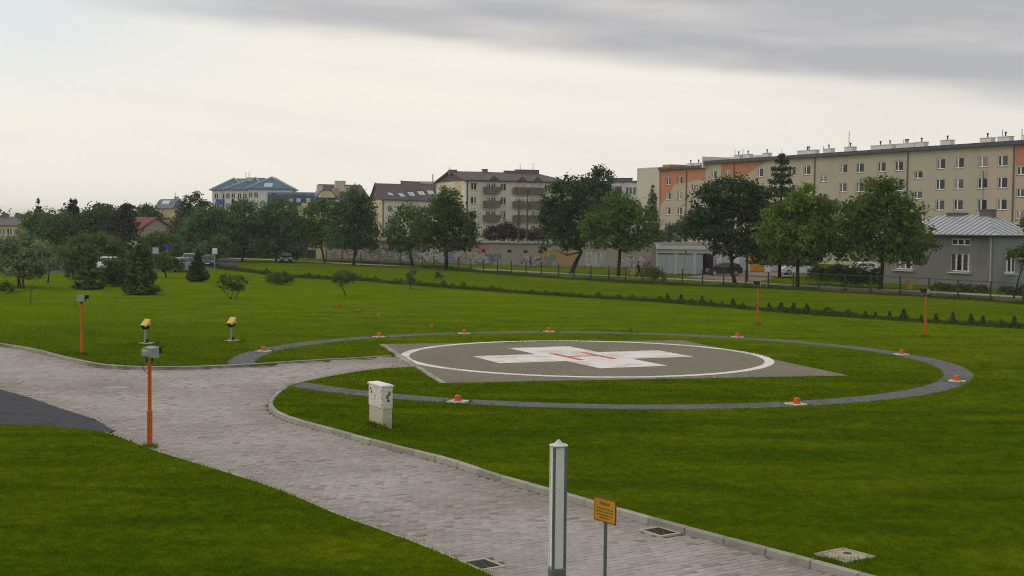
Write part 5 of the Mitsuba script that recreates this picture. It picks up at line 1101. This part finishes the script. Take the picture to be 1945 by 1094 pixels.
sg = [FG1.s_of(px, 482.5)[0] for px in (967.5, 998, 1026)]
hs = [hole(s, 1.95, .62, .36) for s in sg]
obj('wall', FG1.wall([(0, 0), (LG1, 0), (LG1, 2.92), (0, 2.92)], hs, .25), 'm_graffiti', ga)
for s in sg: k = obj('window', FG1.map(bx(s - .31, s + .31, -.2, -.12, 1.77, 2.13)), 'm_pane', ga); obj('bars', FG1.map(cat(*[bx(s - .22 + i * .14, s - .20 + i * .14, -.11, -.08, 1.775, 2.125) for i in range(4)])), 'm_iron', k)
obj('roof', FG1.map(hull([(s, d, z) for s in (-.01, LG1 + .15) for d, z in ((.18, 2.93), (.18, 3.04), (-6.2, 2.93), (-6.2, 3.24))])), 'm_roof_felt', ga)
obj('side_wall', FG1.map(cat(bx(LG1 - .25, LG1, -6, -.26, 0, 2.92), bx(0, LG1 - .3, -6, -5.75, 0, 2.92))), 'm_garage_wall', ga)
for i, (ch, px) in enumerate(zip('EMUK', (1117, 1127, 1137, 1147))):
    s, _ = FG1.s_of(px, 500); m = meshkit.text_mesh(ch, 1.75, .01, True); v = np.asarray(m.vertices).copy(); wd_ = v[:, 0].max() - v[:, 0].min(); v[:, 0] = (v[:, 0] - v[:, 0].min()) / wd_ * .66
    obj('graffiti_letter', FG1.map(trimesh.Trimesh(np.column_stack([s - .33 + v[:, 0], .004 + v[:, 2], .25 + v[:, 1] * (1 + .06 * (i % 2))]), m.faces, process=False)), 'm_letter_grey', ga)
gb = thing('graffiti_garages', 'row of pink garage backs covered with graffiti, left of the grey-brown ones', 'garages')
sg = [FG2.s_of(px, 480)[0] for px in (892, 918)]
obj('wall', FG2.wall([(0, 0), (LG2, 0), (LG2, 2.9), (0, 2.9)], [hole(s, 1.95, .62, .36) for s in sg], .25), 'm_graffiti_pink', gb)
for s in sg: k = obj('window', FG2.map(bx(s - .31, s + .31, -.2, -.12, 1.77, 2.13)), 'm_pane', gb)
obj('roof', FG2.map(hull([(s, d, z) for s in (.2, LG2 + .15) for d, z in ((.15, 2.91), (.15, 3.0), (-6.2, 2.91), (-6.2, 3.2))])), 'm_roof_felt', gb)
obj('side_wall', FG2.map(cat(bx(LG2 - .25, LG2, -6, -.26, 0, 2.9), bx(1, LG2 - .3, -6, -5.75, 0, 2.9))), 'm_garage_wall', gb)
matte('m_letter_grey', f_stucco((.50, .50, .49), .4, (.3, .28, .26), .8))
# --- white garages
O = P(1247, 520.5)[:2]; FW = Frame((*O, 0), (1, .02, 0)); s_ = lambda px: FW.s_of(px, 500)[0]
wg = thing('white_garages', 'whitewashed garages with grey double doors and a thick white fascia, one door ajar', 'garages')
dl = [(1250, 1280.5), (1287, 1315), (1323, 1348)]; LW = s_(1362)
obj('wall', FW.wall([(0, 0), (LW, 0), (LW, 2.85), (0, 2.85)], [(s_(a), .0, s_(b), 2.32) for a, b in dl], .25), 'm_garage_wall', wg)
for i, (a, b) in enumerate(dl):
    a, b = s_(a), s_(b); mid = (a + b) / 2
    for j, (x0, x1) in enumerate(((a + .02, mid - .015), (mid + .015, b - .02))):
        if i == 2 and j == 1:
            c_ = FW.pt(b - .03, 0, .05); q = moved(bx(-.03, .03, -1.0, 0, .05, 2.28), c_, .25); obj('door', q, 'm_dark', wg); continue
        dk = obj('door', FW.map(bevel_box(x0, x1, -.12, -.05, .04, 2.29, .01)), 'm_garage_door', wg)
        for z in (.3, 1.2, 2.05): obj('door_rail', FW.map(bx(x0 + .04, x1 - .04, -.049, -.03, z, z + .08)), 'm_garage_door', dk)
    obj('lintel', FW.map(bx(a - .1, b + .1, .003, .03, 2.32, 2.42)), 'm_gutter', wg)
obj('interior', FW.map(cat(bx(.25, LW - .25, -5.6, -5.4, 0, 2.8), bx(.02, .24, -5.4, -.26, 0, 2.8), bx(LW - .24, LW - .02, -5.4, -.26, 0, 2.8))), 'm_roof_felt', wg)
obj('fascia', FW.map(bevel_box(-.08, LW + .1, -.10, .26, 2.86, 3.22, .02)), 'm_white_trim', wg)
obj('fascia_end', FW.map(bevel_box(-.08, .28, -.101, .261, 3.225, 3.42, .02)), 'm_white_trim', wg)
obj('roof', FW.map(hull([(s, d, z) for s in (-.05, LW + .1) for d, z in ((-.12, 3.0), (-.12, 3.2), (-6, 3.0), (-6, 3.6))])), 'm_roof_felt', wg)
o = FW.pt(s_(1302), 2.6, .2); obj('lamp', cat(tube([FW.pt(s_(1302), 2.75, 0), o], .025, 5), lathe([(0, .0), (.09, -.02), (.07, -.14), (0, -.15)], 10, o)), 'm_iron', wg)
O = P(1362, 515.6)[:2]; FO = Frame((*O, 0), (1, -.03, 0)); s_ = lambda px: FO.s_of(px, 505)[0]; LO = s_(1502)
og = thing('yard_garages', 'white garages at the back of the yard with one orange door', 'garages')
dl = [(1403, 1419, 'm_garage_door'), (1424, 1452.5, 'm_orange_door'), (1464, 1488, 'm_garage_door'), (1370, 1394, 'm_garage_door')]
obj('wall', FO.wall([(0, 0), (LO, 0), (LO, 2.9), (0, 2.9)], [(s_(a), 0, s_(b), 2.2) for a, b, _ in dl], .25), 'm_white_wall', og)
for a, b, m_ in dl:
    a, b = s_(a), s_(b); mid = (a + b) / 2
    for x0, x1 in ((a + .02, mid - .012), (mid + .012, b - .02)):
        dk = obj('door', FO.map(bevel_box(x0, x1, -.14, -.06, .05, 2.18, .01)), m_, og)
        for z in (.25, 1.1, 1.95): obj('door_rail', FO.map(bx(x0 + .05, x1 - .05, -.059, -.035, z, z + .09)), m_, dk)
obj('side_wall', FO.map(cat(bx(0, .25, -6, -.26, 0, 2.9), bx(LO - .25, LO, -6, -.26, 0, 2.9), bx(.3, LO - .3, -6, -5.7, 0, 2.9))), 'm_white_wall', og)
obj('roof', FO.map(bevel_box(-.2, LO + .2, -6.2, .3, 2.91, 3.15, .03)), 'm_roof_felt', og)
k = thing('yellow_shed', 'pale yellow shed with an orange upper wall behind the left street trees', 'shed')
O = P(571, 493)[:2] + V(0, 6); F = Frame((*O, 0), (1, -.12, 0)); x1, x2 = F.s_of(600, 480)[0], F.s_of(630, 480)[0]
obj('wall', F.map(bx(x1, x2, -4, 0, 0, 2.6)), 'm_yellow_wall', k); obj('side_panel', F.map(bx(0, x1 - .02, -4, -.3, 1.3, 2.7)), 'm_orange_wall', k); obj('base_panel', F.map(bx(0, x1 - .02, -4, -.28, 0, 1.29)), 'm_car_navy', k)
obj('roof', F.map(bevel_box(-.3, x2 + .3, -4.3, .3, 2.71, 2.85, .03)), 'm_roof_felt', k); obj('door', F.map(bx(x2 - 1.0, x2 - .2, .0, .04, .05, 2.0)), 'm_pale_end', k)

# --- grey house with the metal roof
gh = thing('grey_house', 'dark grey rendered house with a pale hipped sheet-metal roof and white windows', 'house')
c0 = P(1886.5, 548)[:2]; uf = unit(V(-.60, .80, 0)); ur = unit(V(.80, .60, 0)); Ff, Fr_ = Frame((*c0, 0), uf), Frame((*c0, 0), ur)
EV = 4.92; Lf = Ff.s_of(1672, 500)[0]; Lr = 9.4
sf = lambda px, py: Ff.s_of(px, py)
w1 = [(sf(1823.5, 501), 2.25, 2.05), (sf(1716, 505), 2.25, 2.05)]
hs = []
for (s, z), w, h in w1: hs.append(hole(s, 2.35, w, 1.75))
sa, za = sf(1825, 459.5); hs.append(hole(sa, za, 2.1, .62))
obj('front_wall', Ff.wall([(0, 0), (Lf, 0), (Lf, EV), (0, EV)], hs), 'm_grey_wall', gh)
for (s, z), w, h in w1: window(gh, Ff, s, 2.35, w, 1.75, (.12, .42, .72), fr=.10, kinds=(.2, .5, .3, .0)); obj('sill_slab', Ff.map(bx(s - w / 2 - .12, s + w / 2 + .12, -.05, .2, 1.30, 1.40)), 'm_white_trim', gh)
window(gh, Ff, sa, za, 2.1, .62, (.33, .67), fr=.09, kinds=(1, 0, 0, 0), d=-.05, sill=False)
sr, zr = Fr_.s_of(1919, 507)
obj('side_wall', Fr_.wall([(0, 0), (Lr, 0), (Lr, EV), (0, EV)], [hole(sr, 2.3, 1.9, 1.75)]), 'm_grey_end', gh)
scene[gh + '__side_wall'] = mikit.ply(Fr_.map(cat(bx(-.003, .3, -.3, .004, 0, EV))), 'm_grey_end') if False else scene[gh + '__side_wall']
window(gh, Fr_, sr, 2.3, 1.9, 1.75, (.3, .66), fr=.12, kinds=(.3, .5, .2, 0)); obj('sill_slab', Fr_.map(bx(sr - 1.05, sr + 1.05, -.05, .2, 1.28, 1.38)), 'm_white_trim', gh)
bw = Frame(c0 + ur[:2] * Lr, uf); obj('back_wall', cat(hull([V(*c0, z) + uf * a + ur * b for z in (0, EV) for a in (0.32, Lf) for b in (Lr - .3, Lr)]), hull([V(*c0, z) + uf * a + ur * b for z in (0, EV) for a in (Lf - .3, Lf) for b in (.32, Lr - .35)])), 'm_grey_wall', gh)
ov = .45; base = V(*c0, 0)
cr = lambda a, b, z: base + uf * a + ur * b + V(0, 0, z)
RZ = 6.95; ra, rb = Lr * .42, Lf - Lr * .42; mid = Lr / 2
rf = obj('roof', hull([cr(a, b, z) for a in (-ov, Lf + ov) for b in (-ov, Lr + ov) for z in (EV + .02, EV + .12)] + [cr(ra, mid, RZ), cr(rb, mid, RZ)]), 'm_zinc', gh)
# standing seams
def seam(p0, p1):
    d = unit(p1 - p0); sd = unit(np.cross(d, V(0, 0, 1))); up = np.cross(sd, d); up = up if up[2] > 0 else -up
    obj('seam', hull([p + sd * a + up * b for p in (p0, p1) for a in (-.05, .05) for b in (-.04, .07)]), 'm_zinc_dark', rf)
mat('m_zinc_dark', (.26, .27, .29), .5)
n = 22
for i in range(1, n):
    a = -ov + (Lf + 2 * ov) * i / n; f = 1.0 if ra <= a <= rb else ((a + ov) / (ra + ov) if a < ra else (Lf + ov - a) / (Lf + ov - rb))
    e = cr(a, -ov, EV + .12); top = cr(a, -ov + (mid + ov) * f, EV + .12 + (RZ - EV - .12) * f)
    if f > .08: seam(e, top)
for i in range(1, 11):
    b = -ov + (Lr + 2 * ov) * i / 11; f = min((b + ov) / (mid + ov), (Lr + ov - b) / (mid + ov)); e = cr(-ov, b, EV + .12)
    seam(e, cr(-ov + (ra + ov) * f, b, EV + .12 + (RZ - EV - .12) * f))
obj('gutter', cat(tube([cr(-ov - .06, -ov - .06, EV + .02), cr(Lf + ov, -ov - .06, EV + .02)], .08, 8), tube([cr(-ov - .06, -ov - .06, EV + .02), cr(-ov - .06, Lr + ov, EV + .02)], .08, 8)), 'm_gutter', rf)
obj('downpipe', cat(tube([Ff.pt(.28, z, .1) for z in (0, 2.5, 4.6)], .065, 8), tube([Ff.pt(.28, 4.6, .1), cr(.28, -ov, EV)], .06, 8)), 'm_pale_pipe', gh)
chf = Frame(cr(0, mid, 0), uf)
for px, w, h in ((1876, 1.3, .75), (1818, 1.9, .42)): chimney(rf, chf, chf.s_of(px, 412)[0], 0.0, RZ - .3, w, h, .9, 0, 'm_roof_grey')
o = V(*at(1863, 405, 139)[:2], 0); ob = chf.pt(chf.s_of(1866, 412)[0], RZ + .8, 0); obj('antenna', cat(tube([ob, ob + V(0, 0, 3.6)], .035, 5), *[tube([ob + V(-.5 + .05 * i, 0, 3.5 - .22 * i), ob + V(.5 - .05 * i, 0, 3.5 - .22 * i)], .015, 4) for i in range(5)]), 'm_gutter', rf)
# plants at the foot of the house
GS = ['left of the big tree trunk, under its crown', 'in front of the half hidden white car', 'right of the white car by the thin trunk', 'under the left window of the grey house', 'under the wide middle window of the grey house', 'beside the pale downpipe', 'under the right window of the grey house', 'at the right edge of the picture']
for (px, py, w, h, c), lb in zip(((1640, 546, 36, 28, (.04, .062, .018)), (1600, 543, 34, 27, (.04, .065, .018)), (1562, 540, 30, 24, (.042, .066, .02)), (1790, 553, 24, 11, (.05, .075, .02)), (1830, 555, 22, 10, (.045, .08, .025)), (1865, 557, 18, 10, (.055, .07, .022)), (1915, 561, 24, 12, (.04, .075, .025)), (1950, 563, 22, 14, (.035, .06, .02))), GS):
    plant('garden_shrub', f'dark garden shrub {lb}', 'shrub', (px, py), [(px - w * .35, py - h * .7, w * .55, h * .7), (px + w * .35, py - h * .65, w * .5, h * .65)], c, size=.2, r=.04, stems=3, group='garden shrubs behind the pavement')
k = thing('utility_box', 'small ochre utility box standing before the grey house', 'utility box'); b = P(1726.5, 549.5)
obj('body', moved(bevel_box(-.27, .27, -.16, .16, 0, .78, .02), b, .4), 'm_ochre', k); mat('m_ochre', (.42, .30, .04), .6); obj('door', moved(bx(-.22, .22, -.175, -.161, .12, .70), b, .4), 'm_ochre', k); obj('lid', moved(bevel_box(-.31, .31, -.2, .2, .781, .84, .015), b, .4), 'm_ochre', k)

# ------------------------------------------------------------------ poles
def pole(label, px, Y, ztop, r, heads):
    k = thing('utility_pole', label, 'utility pole'); b = G(px, Y)
    obj('shaft', tube([b, b + V(0, 0, ztop * .5), b + V(0, 0, ztop)], [r, r * .85, r * .65], 9), 'm_wood' if not heads or r > .13 else 'm_pipe', k)
    for s in heads:
        arm = b + V(s * .75, -.2, ztop - .1 + .25); obj('arm', tube([b + V(0, 0, ztop - .4), b + V(s * .35, -.1, ztop + .05), arm], .035, 6), 'm_pipe', k)
        obj('lamp_head', moved(hull([(x, y, z) for x, z in ((-.45, -.06), (.40, -.09), (.40, .09), (-.3, .11)) for y in (-.14, .14)]), arm, 0 if s < 0 else math.pi), 'm_white_plastic', k)
pole('wooden pole with a twin street lamp in front of the balconies', 985, 183, 8.9, .17, (-1, 1))
pole('taller wooden pole without a lamp, right of the twin street lamp', 1001, 190, 10.6, .13, ())
pole('wooden pole beside the orange garage door', 1420, 137, 4.4, .16, ())
k = thing('road_sign', 'small blue road sign on a post by the parking area on the left', 'sign'); b = P(318.5, 505); zc = at(318.5, 469, b[1])[2]
obj('post', tube([b, b + V(0, 0, zc + .3)], .035, 6), 'm_galv', k); obj('disc', hull([b + V(.34 * math.cos(a), y, zc - b[2] + .34 * math.sin(a)) for a in np.linspace(0, 2 * np.pi, 14) for y in (-.06, -.04)]), 'm_blue_sign', k)
k = thing('information_board', 'grey information board on two posts by the parked cars', 'sign'); b = P(296, 507); z0, z1 = at(296, 482, b[1])[2], at(296, 470, b[1])[2]
for s in (-.28, .28): obj('post', tube([b + V(s, 0, 0), b + V(s, 0, z1)], .03, 6), 'm_galv', k)
obj('panel', bevel_box(b[0] - .36, b[0] + .36, b[1] - .06, b[1] - .03, z0, z1, .008), 'm_garage_door', k)
k = thing('recycling_container', 'teal bell-shaped recycling container at the left parking area', 'recycling container'); b = P(96, 513)
obj('body', lathe([(.35, .05), (.55, .12), (.58, .7), (.5, 1.15), (.3, 1.4), (0, 1.46)], 16, b), 'm_teal', k, smooth=40); obj('opening', hull([b + V(x, -.56, z) for x in (-.18, .18) for z in (.95, 1.1)] + [b + V(x, -.45, z) for x in (-.18, .18) for z in (.95, 1.1)]), 'm_dark', k); obj('ring', tube([b + V(0, 0, 1.44), b + V(0, 0, 1.6)], .05, 6), 'm_galv', k)

# ------------------------------------------------------------------ cars
PROF = dict(hatch=dict(L=3.95, W=1.66, body=[(0, .30), (.03, .62), (.15, .78), (1.0, .93), (3.75, .96), (3.93, .85), (3.95, .42), (3.85, .26), (.2, .22)], cab=[(.85, .90), (1.55, 1.38), (1.9, 1.44), (3.1, 1.44), (3.5, 1.34), (3.85, .92)], wh=(.72, 3.15)),
            estate=dict(L=4.5, W=1.76, body=[(0, .32), (.03, .66), (.2, .84), (1.2, 1.0), (4.3, 1.02), (4.48, .88), (4.5, .42), (4.4, .28), (.2, .24)], cab=[(1.05, .98), (1.85, 1.5), (2.2, 1.56), (4.0, 1.54), (4.2, 1.46), (4.42, .98)], wh=(.85, 3.6)))
def car(label, base, head, paint, kind='hatch', roof=None, group=None):
    t = thing('parked_car', label, 'car', group); p = PROF[kind]; L, W = p['L'], p['W']; b = V(*base)
    def ext(poly, w0, w1, z0, z1, r=.06):
        g = Polygon(poly).buffer(r).buffer(-2 * r).buffer(r); m = extrude(g, 1.0); m = m.subdivide() if len(m.faces) < 500 else m; v = np.asarray(m.vertices); w = np.interp(v[:, 1], (z0, z1), (w0, w1))
        return trimesh.Trimesh(np.column_stack([v[:, 0] - L / 2, (v[:, 2] - .5) * w, v[:, 1]]), m.faces, process=False)
    fx = lambda m: moved(m, b, head)
    body = obj('body', fx(ext(p['body'], W, W * .95, .5, 1.05)), paint, t, smooth=30)
    zc0, zc1 = p['cab'][0][1], max(z for _, z in p['cab']); cabm = ext(p['cab'], W * .93, W * .72, zc0, zc1)
    obj('roof', fx(cabm), roof or paint, t, smooth=30)
    ci = Polygon(p['cab']).buffer(-.10).intersection(sbox(0, zc0 + .06, 9, 9)); mx = (p['cab'][1][0] + p['cab'][-2][0]) / 2 + .1
    for sgn in (-1, 1):
        for pc in (ci.intersection(sbox(0, 0, mx - .05, 9)), ci.intersection(sbox(mx + .05, 0, 9, 9))):
            if pc.is_empty: continue
            m = extrude(pc, .02); v = np.asarray(m.vertices); w = np.interp(v[:, 1], (zc0, zc1), (W * .93, W * .72)) / 2
            obj('side_window', fx(trimesh.Trimesh(np.column_stack([v[:, 0] - L / 2, sgn * (w - .008 + v[:, 2]), v[:, 1]]), m.faces, process=False)), 'm_car_glass', t)
    for nm, (x0, z0), (x1, z1), off in (('windscreen', p['cab'][0], p['cab'][1], -1), ('rear_window', p['cab'][-1], p['cab'][-2], 1)):
        d = unit(V(x1 - x0, z1 - z0)); nn = V(d[1], -d[0]) * (1 if off > 0 else -1); a = V(x0, z0) + d * .12; e = V(x1, z1) - d * .05
        obj(nm, fx(hull([(q[0] + nn[0] * k_ - L / 2, s * y, q[1] + nn[1] * k_) for q, y in ((a, W * .40), (e, W * .33)) for s in (-1, 1) for k_ in (-.05, .025)])), 'm_car_glass', t)
    for x in p['wh']:
        for s in (-1, 1):
            o = b + V(0, 0, .31); c_, s__ = math.cos(head), math.sin(head); ax = V(-s__, c_, 0) * s; o = o + V(c_, s__, 0) * (x - L / 2)
            k = obj('wheel', tube([o + ax * (W / 2 - .20), o + ax * (W / 2 + .012)], .31, 18), 'm_tyre', t, smooth=40)
            obj('rim', tube([o + ax * (W / 2 - .02), o + ax * (W / 2 + .022)], .205, 14), 'm_rim', k)
    for s in (-1, 1):
        obj('headlight', fx(bevel_box(-L / 2 - .012, -L / 2 + .16, s * W * .36 - .16, s * W * .36 + .16, .60, .74, .02)), 'm_rim', t)
        obj('tail_light', fx(bevel_box(L / 2 - .12, L / 2 + .012, s * W * .40 - .09, s * W * .40 + .09, .66, .90, .02)), 'm_red_lamp', t)
        obj('mirror', fx(bevel_box(-L / 2 + 1.15, -L / 2 + 1.3, s * (W / 2 + .06) - .08, s * (W / 2 + .06) + .08, .92, 1.06, .03)), paint, t)
    obj('bumper', fx(bevel_box(-L / 2 - .03, -L / 2 + .2, -W * .46, W * .46, .30, .50, .03)), 'm_dark' if paint != 'm_car_white' else paint, t)
    obj('number_plate', fx(bx(-L / 2 - .036, -L / 2 - .031, -.26, .26, .38, .49)), 'm_white_trim', t)
    return t
car('black hatchback parked in the yard in front of the whitewashed garages', P(1375, 523.2), math.radians(4), 'm_car_black')
car('white car standing behind the trunk of the light green street tree', P(1518, 522), math.radians(2), 'm_car_white', 'estate')
car('white car half hidden behind the tree that covers the grey house', P(1634, 521), math.radians(8), 'm_car_white')
car('silver car seen end-on behind the small round-headed tree', P(337, 516), math.radians(70), 'm_car_silver', 'estate')
car('dark navy estate car with a pale roof rail in the left parking area', P(360, 505), math.radians(98), 'm_car_navy', 'estate', 'm_car_silver')
car('dark car parked left of the white sign board', P(398, 506), math.radians(95), 'm_car_navy')
car('white car behind the bush between the two young spruces', P(204, 512), math.radians(86), 'm_car_white')
car('black car parked under the left street trees', P(543, 499), math.radians(100), 'm_car_black')

# ------------------------------------------------------------------ people
def ball(c, r, n=12):
    m = m3.Manifold.sphere(r, n); return m.translate(tuple(float(x) for x in c))
def bone(a, ra, b, rb): return m3.Manifold.batch_hull([ball(a, ra), ball(b, rb)])
def to_tri(man, it=6):
    q = man.refine_to_length(.035).to_mesh(); m = trimesh.Trimesh(q.vert_properties[:, :3], q.tri_verts, process=True)
    return trimesh.smoothing.filter_taubin(m, iterations=it)
def person(label, base, H, head, top, legs, step=.16, arms=((.20, .16), (-.16, .10)), lean=.05):
    t = thing('person', label, 'person'); s = H / 1.75; b = V(*base)
    J = lambda x, y, z: V(x, y, z) * s          # x forward, y left
    hip, ch, nk, hd_ = J(0, 0, .93), J(lean, 0, 1.28), J(lean * 1.3, 0, 1.47), J(lean * 1.5 + .01, 0, 1.62)
    parts = [bone(hip, .13 * s, J(lean * .5, 0, 1.08), .125 * s), bone(J(lean * .5, 0, 1.08), .125 * s, ch, .15 * s), bone(ch + J(0, -.10, .08), .085 * s, ch + J(0, .10, .08), .085 * s), bone(ch, .12 * s, nk, .055 * s), bone(nk, .055 * s, hd_, .06 * s), bone(hd_, .085 * s, hd_ + J(.025, 0, -.06), .065 * s), ball(hd_ + J(0, 0, .03), .10 * s), ball(hd_ + J(.105, 0, -.02), .018 * s), ball(hd_ + J(0, .098, -.01), .022 * s), ball(hd_ + J(0, -.098, -.01), .022 * s)]
    trs, shoes = [], []
    for sd, st in ((1, step), (-1, -step)):
        h_, kn, an_ = hip + J(0, .09 * sd, -.03), J(st * .75 + .03, .095 * sd, .50), J(st * 1.5 - .03, .10 * sd, .09 if st > 0 else .13)
        parts += [bone(h_, .09 * s, kn, .062 * s), bone(kn, .06 * s, an_, .042 * s)]; trs += [bone(h_, .10 * s, kn, .075 * s), bone(kn, .075 * s, an_, .062 * s)]
        shoes += [bone(an_ + J(-.03, 0, -.045), .045 * s, an_ + J(.16, 0, -.055), .035 * s)]
    hands, sl = [], []
    for sd, (fw, up) in zip((1, -1), arms):
        sh, el = ch + J(0, .19 * sd, .09), ch + J(fw * .3 - .03, .23 * sd, -.18); wr = el + J(fw, -.01 * sd, -.22 + up)
        parts += [bone(sh, .058 * s, el, .045 * s), bone(el, .044 * s, wr, .03 * s)]; sl += [bone(sh, .072 * s, el, .06 * s), bone(el, .06 * s, wr, .046 * s)]
        d = unit(wr - el); pm = wr + d * .08 * s; parts.append(bone(wr, .03 * s, pm, .036 * s)); sdv = unit(np.cross(d, V(0, 1, 0)))
        for i in range(4): parts.append(bone(pm + sdv * (.028 - .019 * i) * s, .010 * s, pm + (sdv * (.030 - .020 * i) + d * (.075 - .008 * abs(i - 1.2)) + V(0, -.012 * sd, 0)) * s, .008 * s))
        parts.append(bone(wr + d * .03 * s + sdv * .03 * s, .012 * s, wr + d * .08 * s + sdv * .065 * s, .009 * s))
    um_ = lambda l: m3.Manifold.batch_boolean(l, m3.OpType.Add)
    fx = lambda m: moved(m, b, head)
    obj('body', fx(to_tri(um_(parts))), 'm_skin', t, smooth=True)
    obj('jacket', fx(to_tri(um_([bone(J(0, 0, .90), .165 * s, J(lean * .5, 0, 1.08), .155 * s), bone(J(lean * .5, 0, 1.08), .155 * s, ch, .175 * s), bone(ch + J(0, -.11, .08), .10 * s, ch + J(0, .11, .08), .10 * s), bone(ch + J(0, 0, .05), .13 * s, nk + J(0, 0, -.03), .075 * s)] + sl))), top, t, smooth=True)
    obj('trousers', fx(to_tri(um_(trs + [ball(J(0, 0, .92), .15 * s)]))), legs, t, smooth=True); obj('shoes', fx(to_tri(um_(shoes), 2)), 'm_dark', t)
    obj('hair', fx(to_tri(um_([ball(hd_ + J(-.02, 0, .05), .108 * s), bone(hd_ + J(-.04, 0, .02), .09 * s, hd_ + J(-.05, 0, -.06), .07 * s)]), 2)), 'm_hair', t, smooth=True)
person('person in a blue jacket walking on the grass below the graffiti wall', P(1008, 507.5), 1.32, math.radians(170), 'm_cloth_blue', 'm_cloth_blue')
pb = P(1214, 526.5)
person('person in dark clothes walking along the pavement pushing a pink pushchair', pb, 1.66, math.radians(175), 'm_cloth_dark', 'm_cloth_dark', arms=((.24, .20), (.24, .20)), lean=.12)
k = thing('pushchair', 'small pink pushchair on the pavement pushed by the person in dark clothes', 'pushchair'); b = pb + V(-.72, .06, 0)
obj('seat', moved(hull([(x, y, z) for y in (-.19, .19) for x, z in ((-.22, .30), (.16, .30), (.22, .75), (.12, .80), (-.26, .42))]), b, 0), 'm_pink', k)
obj('hood', moved(hull([(.04 + .26 * math.cos(a), y, .70 + .24 * math.sin(a)) for a in np.linspace(.2, math.pi * .9, 8) for y in (-.2, .2)]), b, 0), 'm_pink', k)
obj('frame', cat(*[tube([b + V(.40, y, .98), b + V(.1, y, .5), b + V(-.3, y, .08)], .014, 5) for y in (-.2, .2)], *[tube([b + V(.1, y, .5), b + V(.26, y, .08)], .014, 5) for y in (-.2, .2)], tube([b + V(.40, -.2, .98), b + V(.40, .2, .98)], .016, 5)), 'm_galv', k)
for x in (-.3, .26):
    for y in (-.22, .22): obj('wheel', tube([b + V(x, y - .02, .09), b + V(x, y + .02, .09)], .09, 12), 'm_tyre', k)
